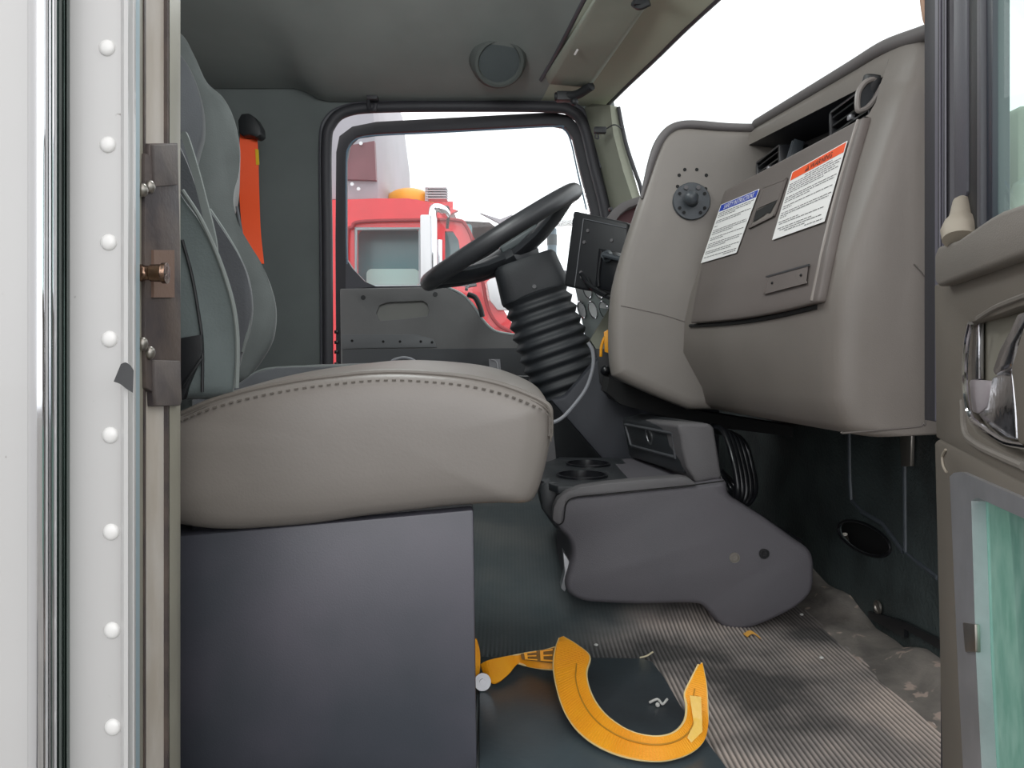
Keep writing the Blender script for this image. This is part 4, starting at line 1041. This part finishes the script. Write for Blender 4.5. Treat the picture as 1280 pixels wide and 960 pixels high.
g = B(); vstrip(g,[col(160,0.601),col(162,0.606),col(164.5,0.610),col(167,0.612)],0,(0,0.01)); g.build('trim_11','lip_green',kind='structure',angle=60)
g = B(); vstrip(g,[col(166,0.613),col(168,0.63),col(174,0.645),col(181,0.660),col(182,0.668),col(189,0.674)],0,(-0.01,0.0)); g.build('trim_12','jamb_cream',kind='structure',angle=40)
g = B(); vstrip(g,[col(182,0.662),col(185,0.667),col(196,0.678),col(208,0.692),col(211,0.70)],0,(-0.01,0.0)); g.build('trim_13','jamb_strip',kind='structure',angle=40)
g = B(); vstrip(g,[col(210,0.694),col(212,0.691),col(219,0.705),col(223,0.715),col(225.5,0.735),col(223,0.80)],0,(-0.012,0.0)); g.build('trim_14','jamb_cream',kind='structure',angle=40)
g = B(); g.box((-0.66,0.78,0.05),(0.60,0.03,1.34)); g.build('wall_rear','side_trim',kind='structure')
g = B(); vstrip(g,[col(180.5,0.655),col(182.5,0.660)],0,(-0.004,0)); g.build('trim_16','striker_brown',kind='structure')
g = B(); vstrip(g,[col(209,0.688),col(211,0.690)],0,(-0.004,0)); g.build('trim_17','striker_brown',kind='structure')
# striker plate
lp = thing('door_latch_plate','worn brown metal latch plate with striker pin on door jamb','latch',(-0.318,0.685,0.0))
def J(px,py,o=0.0):
    Y = 0.652+(px-178)/44.0*0.058; p = P(px,py,Y); return p+Vector((o,-o*0.4,0))
g = B(); g.prism([J(x,y,0.003) for x,y in ((184,180),(219,179),(222,300),(223,420),(223,496),(221,507),(189,508),(188,490),(180,485),(178,420),(178,200),(179,192),(184,195))],(-0.006,0,0)); g.build('plate','striker_brown',lp,bevel=0.0008)
PD = material('pad_dark',(76,70,70),0.6,bump=0.3,bscale=200,rgb2=(96,88,84),vscale=30)
g = B(); g.prism([J(x,y,0.006) for x,y in ((186,182),(216,181),(216,232),(188,234))],(-0.004,0,0)); g.build('end_pad',PD,lp,bevel=0.001)
g = B(); g.prism([J(x,y,0.006) for x,y in ((187,450),(219,451),(221,500),(219,507),(190,507),(188,490))],(-0.004,0,0)); g.build('end_pad',PD,lp,bevel=0.001)
g = B(); g.prism([J(x,y,0.0055) for x,y in ((186,313),(212,313),(212,372),(186,372))],(-0.003,0,0)); g.build('wear_pad',material('wear',(120,96,84),0.5,metal=0.3,bump=0.2,bscale=200),lp)
g = B(); c = P(168,341,0.640); g.lathe(c,(1,0.12,0),[(0,0.0050),(0.003,0.0068),(0.006,0.0074),(0.009,0.0062),(0.012,0.0062),(0.013,0.0072),(0.021,0.0076),(0.0225,0.0088),(0.026,0.0088),(0.0265,0)],24); g.build('striker_pin','pin',lp)
g = B(); g.lathe(P(168.5,341,0.6435),(1,0.2,0),[(0,0.0165),(0.001,0.0165),(0.001,0)],24); g.build('pin_washer','truck_dark',lp)
for x,y in ((178,240),(187,236),(178,430),(187,441)):
    p = J(x,y,0.004)+Vector((0,-0.006,0))
    g = B(); g.sphere(p,0.0058,sc=(0.7,0.9,1)); g.build('bolt_head','steel',lp)
g = B(); g.ribbon([P(x,y,0.591) for x,y in ((151,455),(157,453),(163,457),(167,463))],[P(x,y,0.588) for x,y in ((142,477),(150,480),(158,486),(166,491))],0.0006); tag(g.build('black_tape','black'),'torn scrap of black tape stuck to the white cab edge','tape')

# ================================================================== PASSENGER DOOR (open, right)
Hd = Vector((0.413,0.75,0)); dv = Vector((-0.299,-0.954,0)).normalized(); nv = Vector((-0.954,0.299,0)).normalized()
def D(px,py,o=0.0): return hit_plane(px,py,Hd+nv*o,nv)
pdoor = thing('door_2',None,None,D(1170,560),kind='structure')
g = B(); g.prism([D(x,y,0.012) for x,y in ((1168,318),(1172,308),(1196,300),(1236,272),(1250,264),(1350,228),(1350,294),(1280,318),(1172,358),(1168,352))],-nv*0.05); g.build('armrest_ledge','armrest',pdoor,bevel=0.004,seg=3)
g = B()
hole = [(1207,408),(1214,403),(1240,396),(1272,384),(1300,376),(1300,580),(1283,577),(1262,567),(1240,554),(1220,540),(1209,525),(1205,490),(1204,450)]
g.plate_hole([D(x,y,0.0) for x,y in ((1168,356),(1350,290),(1350,645),(1280,607),(1170,547))],[[D(x,y,0.0) for x,y in hole]],-nv*0.012)
g.build('door_panel','door_brown',pdoor,bevel=0.002)
g = B(); g.add([D(x,y,-0.012) for x,y in ((1190,380),(1310,350),(1310,600),(1190,560))],[(0,1,2,3)]); g.build('handle_pocket',material('pocket',(120,116,104),0.6),pdoor)
g = B(); g.tube([D(x,y,0.001) for x,y in ((1222,398),(1245,384),(1280,370),(1320,356))],0.002,6); g.tube([D(x,y,0.001) for x,y in ((1204,500),(1207,540),(1222,556),(1250,570),(1280,583))],0.003,8); g.build('pocket_rim','armrest',pdoor)
dh = thing('inner_door_handle',None,None,D(1240,480)); dh.parent = pdoor; dh.location = D(1240,480)-WORLD[pdoor.name]
g = B(); g.tube([D(x,y,0.002) for x,y in ((1213,404),(1208,430),(1206,470),(1208,500),(1214,522),(1232,537),(1255,552),(1276,557),(1300,560))],0.0022,8); g.build('bezel','chrome',dh)
g = B(); g.prism([D(x,y,-0.006) for x,y in ((1212,404),(1223,402),(1223,474),(1209,476))],-nv*0.004); g.build('bezel_side','chrome_worn',dh,bevel=0.0008)
g = B(); g.prism([D(x,y,-0.004) for x,y in ((1210,474),(1236,476),(1238,490),(1232,508),(1222,518),(1214,516))],-nv*0.006); g.build('lock_lever',material('lever_grey',(150,142,146),0.45),dh,bevel=0.003)
g = B(); g.prism([D(x,y,-0.002) for x,y in ((1240,472),(1262,460),(1263,458),(1268,512),(1270,550),(1250,546),(1232,530),(1222,518),(1234,508))],-nv*0.008); g.build('handle_cup','chrome_worn',dh,bevel=0.004,seg=3)
g = B(); g.prism([D(x,y,0.004) for x,y in ((1270,392),(1262,410),(1248,436),(1240,460),(1241,470),(1262,459),(1268,430),(1285,400),(1290,385))],-nv*0.008); g.build('pull_lever','chrome_worn',dh,bevel=0.003)
g = B(); g.prism([D(x,y,0.006) for x,y in ((1262,459),(1280,398),(1300,380),(1300,560),(1270,556),(1268,512))],-nv*0.02); g.build('pull_cover','door_brown',dh,bevel=0.004)
# lower panel and peep window
g = B(); w1 = [(1194,602),(1204,600),(1350,660),(1350,1060),(1216,1060),(1205,800)]
g.plate_hole([D(x,y,0.002) for x,y in ((1168,552),(1172,549),(1370,652),(1370,1100),(1180,1100),(1174,800))],[[D(x,y,0.002) for x,y in w1]],-nv*0.04); g.build('lower_panel','door_brown',pdoor,bevel=0.003)
g = B(); o1 = [(1187,596),(1192,591),(1202,590),(1350,655),(1350,1080),(1210,1080),(1198,850)]; i1 = [(1214,626),(1222,622),(1350,680),(1350,1060),(1232,1060),(1220,820)]
g.plate_hole([D(x,y,0.006) for x,y in o1],[[D(x,y,0.006) for x,y in i1]],-nv*0.012); pw = g.build('peep_window_frame','alu',pdoor,bevel=0.002)
g = B(); g.add([D(x,y,-0.004) for x,y in i1],[tuple(range(len(i1)))]); g.build('peep_glass','glass_deep',pw)
g = B(); g.prism([D(x,y,0.008) for x,y in ((1203,778),(1218,780),(1219,815),(1206,815))],-nv*0.004); g.build('frame_joint','steel',pw,bevel=0.001)
g = B(); g.tube([D(x,y,0.003) for x,y in ((1182,562),(1178,570),(1179,582),(1183,590))],0.0012,6); g.build('panel_scratch','cap_beige',pdoor)
# upper frame strips (door side)
def dstrip(bld, x0, x1, o, y0=-60, y1=330, th=0.012): bld.prism([D(x0,y1,o),D(x1,y1,o),D(x1,y0,o),D(x0,y0,o)],-nv*th)
g = B(); g.prism([D(x,y,-0.002) for x,y in ((1192,300),(1208,240),(1208,-60),(1192,-60))],-nv*0.02); g.build('frame_channel',material('channel',(72,72,80),0.5,bump=0.1),pdoor,bevel=0.001)
g = B(); dstrip(g,1207,1222,-0.004,y1=290); g.build('frame_edge','black',pdoor,bevel=0.001)
g = B(); dstrip(g,1221,1226,0.002,y1=285,th=0.006); g.build('glass_run','seal_light',pdoor,bevel=0.001)
g = B(); dstrip(g,1225,1240,-0.002,y1=280); g.build('frame_seal',material('seal_bluish',(30,36,46),0.45),pdoor,bevel=0.001)
g = B(); g.add([D(x,y,-0.006) for x,y in ((1236,300),(1400,300),(1400,-120),(1236,-120))],[(0,1,2,3)]); g.build('window_pane','glass_green',pdoor)
g = B(); p0 = D(1201,300,0.004); p1 = D(1203,242,-0.002)
g.lathe(p0,(p1-p0),[(0,0.014),(0.010,0.0155),(0.018,0.013),(0.0225,0.0095),(0.024,0.0095),(0.040,0.0070),(0.043,0.004),(0.044,0)],20); g.build('cone_cap','cap_beige',pdoor,label='beige cone-shaped cap')
# seals on the hinge pillar
g = B()
for x0,x1,Y,mi in ((1168.5,1174,0.772,0),(1173,1177,0.766,1),(1176,1181,0.770,0),(1180,1184,0.762,1),(1183,1188,0.768,0),(1187,1194,0.760,0),(1193,1215,0.79,0)):
    a = P(x0,0,Y); b = P(x1,0,Y)
    g.box(((a.x+b.x)/2,Y+0.01,0.36),((b.x-a.x),0.02,0.86),mi=mi)
g.build('trim_15',['seal',material('seal_line',(96,94,104),0.5)],kind='structure',bevel=0.001)
g = B(); g.box((0.470,0.80,0.15),(0.030,0.03,1.25)); g.build('wall_pillar','seal',kind='structure')
g = B(); g.box((0.505,0.83,-0.3),(0.10,0.02,0.42)); 
g = B(); g.tube([P(x,y,0.80) for x,y in ((1156,-60),(1158,-20),(1161,8),(1165,26),(1176,32))],0.0075,10); tag(g.build('pillar_grab_handle',material('handle_brown',(176,136,110),0.5)),'brown grab handle end at the top of the passenger windshield pillar','grab handle')
# something white outside seen through the open door's glass
wm = thing('outside_mirror','cream mirror arm outside, seen through the passenger door glass','mirror',(1.0,1.0,0.3))
g = B(); g.tube([P(1256,330,1.05),P(1262,310,1.08),P(1274,285,1.15),P(1284,225,1.22)],0.02,10); g.build('arm','visor',wm)
g = B(); g.prism([P(x,y,1.2) for x,y in rrect(1272,130,1330,245,12)],(0,0.05,0)); g.build('mirror_shell','pillar_green',wm,bevel=0.01)

# ================================================================== FLOOR ITEMS
mt = [(-0.030,0.70),(0.245,0.70),(0.238,0.78),(0.231,0.82),(0.2125,0.97),(0.209,1.055),(0.2015,1.107),(0.186,1.119),(-0.048,1.125)]
g = B(); g.prism([(x,y,-0.4495) for x,y in mt],(0,0,0.004)); tag(g.build('rubber_mat','mat_smooth',bevel=0.0015),'smooth black rubber mat lying on the ribbed floor','mat')
zf = -0.444
def FP(px,py,z=zf): 
    Y = -z*F/(py-HY); return P(px,py,Y)
st_ = thing('ratchet_strap','yellow ratchet strap curled in a loop on the floor mat','strap',FP(760,930))
def rib2(A,Bq): return [FP(x,y,z) for x,y,z in A],[FP(x,y,z) for x,y,z in Bq]
OUT = [(699,799,-.405),(694,814,-.408),(692,835,-.415),(697,864,-.425),(707,892,-.434),(724,916,-.438),(750,935,-.440),(785,948,-.440),(825,952,-.440),(858,944,-.440),(878,928,-.438),(884,905,-.430),(884,880,-.410),(882,855,-.392),(877,830,-.378)]
INN = [(704,797,-.405),(722,808,-.406),(737,822,-.408),(733,843,-.412),(738,866,-.418),(750,887,-.422),(768,904,-.424),(792,917,-.425),(820,922,-.424),(842,917,-.424),(855,903,-.420),(858,885,-.412),(856,868,-.402),(864,850,-.388),(873,832,-.378)]
a,b_ = rib2(OUT,INN)
g = B(); g.ribbon(a,b_,0.0022); g.build('webbing_loop','strap',st_,angle=70)
g = B(); g.tube([p+Vector((0,0,0.001)) for p in a],0.0014,6); g.tube([p+Vector((0,0,0.001)) for p in b_],0.0014,6); g.build('selvedge','strap_edge',st_)
# crosswise ribs of the webbing on the loop
g = B(); ac = crv(a,False,9); bc = crv(b_,False,9)
for i in range(4,len(ac)-4):
    p, q = ac[i], bc[i]; nn = (ac[i+1]-ac[i-1]).cross(q-p).normalized(); 
    if nn.z < 0: nn = -nn
    g.tube([p.lerp(q,0.06)+nn*0.0022,p.lerp(q,0.94)+nn*0.0022],0.0005,4,smooth=False)
g.build('webbing_ribs',material('strap_rib',(226,150,14),0.7),st_,kind='stuff')
A2 = [(697,808,-.412),(680,813,-.416),(660,816,-.42),(645,819,-.425),(630,822,-.425),(612,826,-.425),(600,831,-.428)]
B2 = [(697,837,-.436),(680,836,-.438),(662,833,-.44),(648,829,-.436),(634,845,-.44),(618,855,-.442),(606,848,-.442)]
a,b_ = rib2(A2,B2)
g = B(); g.ribbon(a,b_,0.002); g.build('webbing_tail','strap',st_,angle=70)
g = B(); g.tube([p for p in a[:5]],0.0014,6); g.tube([p for p in b_[:4]],0.0014,6); g.build('tail_selvedge','strap_edge',st_)
g = B(); ml = [p.lerp(q,0.62)+Vector((0,-0.0015,0.0028)) for p,q in zip(ac[20:-14],bc[20:-14])]; g.tube(ml,0.0009,5,smooth=False); g.build('centre_shade_stripe',material('shade_brown',(176,120,20),0.7),st_)  # darker line along the loop, shading of the band drawn as colour
i = len(ac)-42; g = B(); g.add([ac[i].lerp(bc[i],0.25)+Vector((0,-.002,.0035)),ac[i+8].lerp(bc[i+8],0.15)+Vector((0,-.002,.0035)),ac[i+24].lerp(bc[i+24],0.3)+Vector((0,-.003,.004)),ac[i+22].lerp(bc[i+22],0.8)+Vector((0,-.002,.004)),ac[i+8].lerp(bc[i+8],0.6)+Vector((0,-.002,.0035)),ac[i].lerp(bc[i],0.5)+Vector((0,-.002,.0035))],[(0,1,2,3,4,5)]); g.build('clear_tape',material('tape_clear',(236,190,84),0.15,coat=0.6,bump=0.8,bscale=90),st_)
# printed block letters on the tail
def tl_(u,v): # along u 0..1 from right to left
    return a[0].lerp(a[3],u).lerp(b_[0].lerp(b_[3],u),v)+Vector((0,-0.0055,0.0055))
g = B()
g.add([tl_(0.03,0.14),tl_(0.9,0.2),tl_(0.9,0.8),tl_(0.03,0.86)],[(0,1,2,3)],0)
V, Fs = text2d('EE')
g.add([tl_(0.82-0.70*x,0.80-0.60*y)+Vector((0,-0.001,0.001)) for x,y in V],Fs,1)
g.build('printed_band',['strap_brown','strap'],st_,smooth=False)
g = B(); g.ribbon([P(x,y,1.04) for x,y in ((594,798),(594,815),(594,835),(594,846))],[P(x,y,1.04) for x,y in ((596,798),(600,815),(600,835),(598,846))],0.002); g.build('webbing_end','strap',st_)
c = FP(603,852,-.435)
g = B(); g.lathe(c,(0.1,-1,0.25),[(0,0.011),(0.004,0.011),(0.004,0.004),(0.006,0.004),(0.006,0)],20); g.build('ratchet_buckle','alu',st_,bevel=0)
# bits on the floor
g = B(); g.ribbon([FP(929,792,-.447),FP(938,788,-.444),FP(950,796,-.447)],[FP(934,796,-.448),FP(941,792,-.446),FP(951,798,-.447)],0.0008); tag(g.build('dry_leaf','leaf'),'curled dry orange leaf on the ribbed floor beside the console','leaf')
g = B(); g.tube([FP(800,822,-.446),FP(808,820,-.443),FP(816,815,-.440)],0.0012,6); tag(g.build('straw_bit','straw'),'short piece of straw at the far edge of the smooth mat','straw')
for x,y,nm in ((745,806,'beside the fold of the yellow strap'),(1002,768,'against the front foot of the console'),(1027,822,'in the middle of the ribbed floor')):
    g = B(); g.sphere(FP(x,y,-.446),0.0028,sc=(1.2,1,0.7),seg=8,rings=6); tag(g.build('crumb','crumb'),'tiny pale crumb on floor '+nm,'crumb')
g = B(); g.tube([FP(812,878,-.443),FP(822,874,-.442),FP(828,880,-.443),FP(834,874,-.441)],0.0016,6); g.sphere(FP(822,881,-.443),0.003,seg=8,rings=6); tag(g.build('plastic_scrap','crumb'),'small clear plastic scrap on the mat inside the strap loop','scrap')
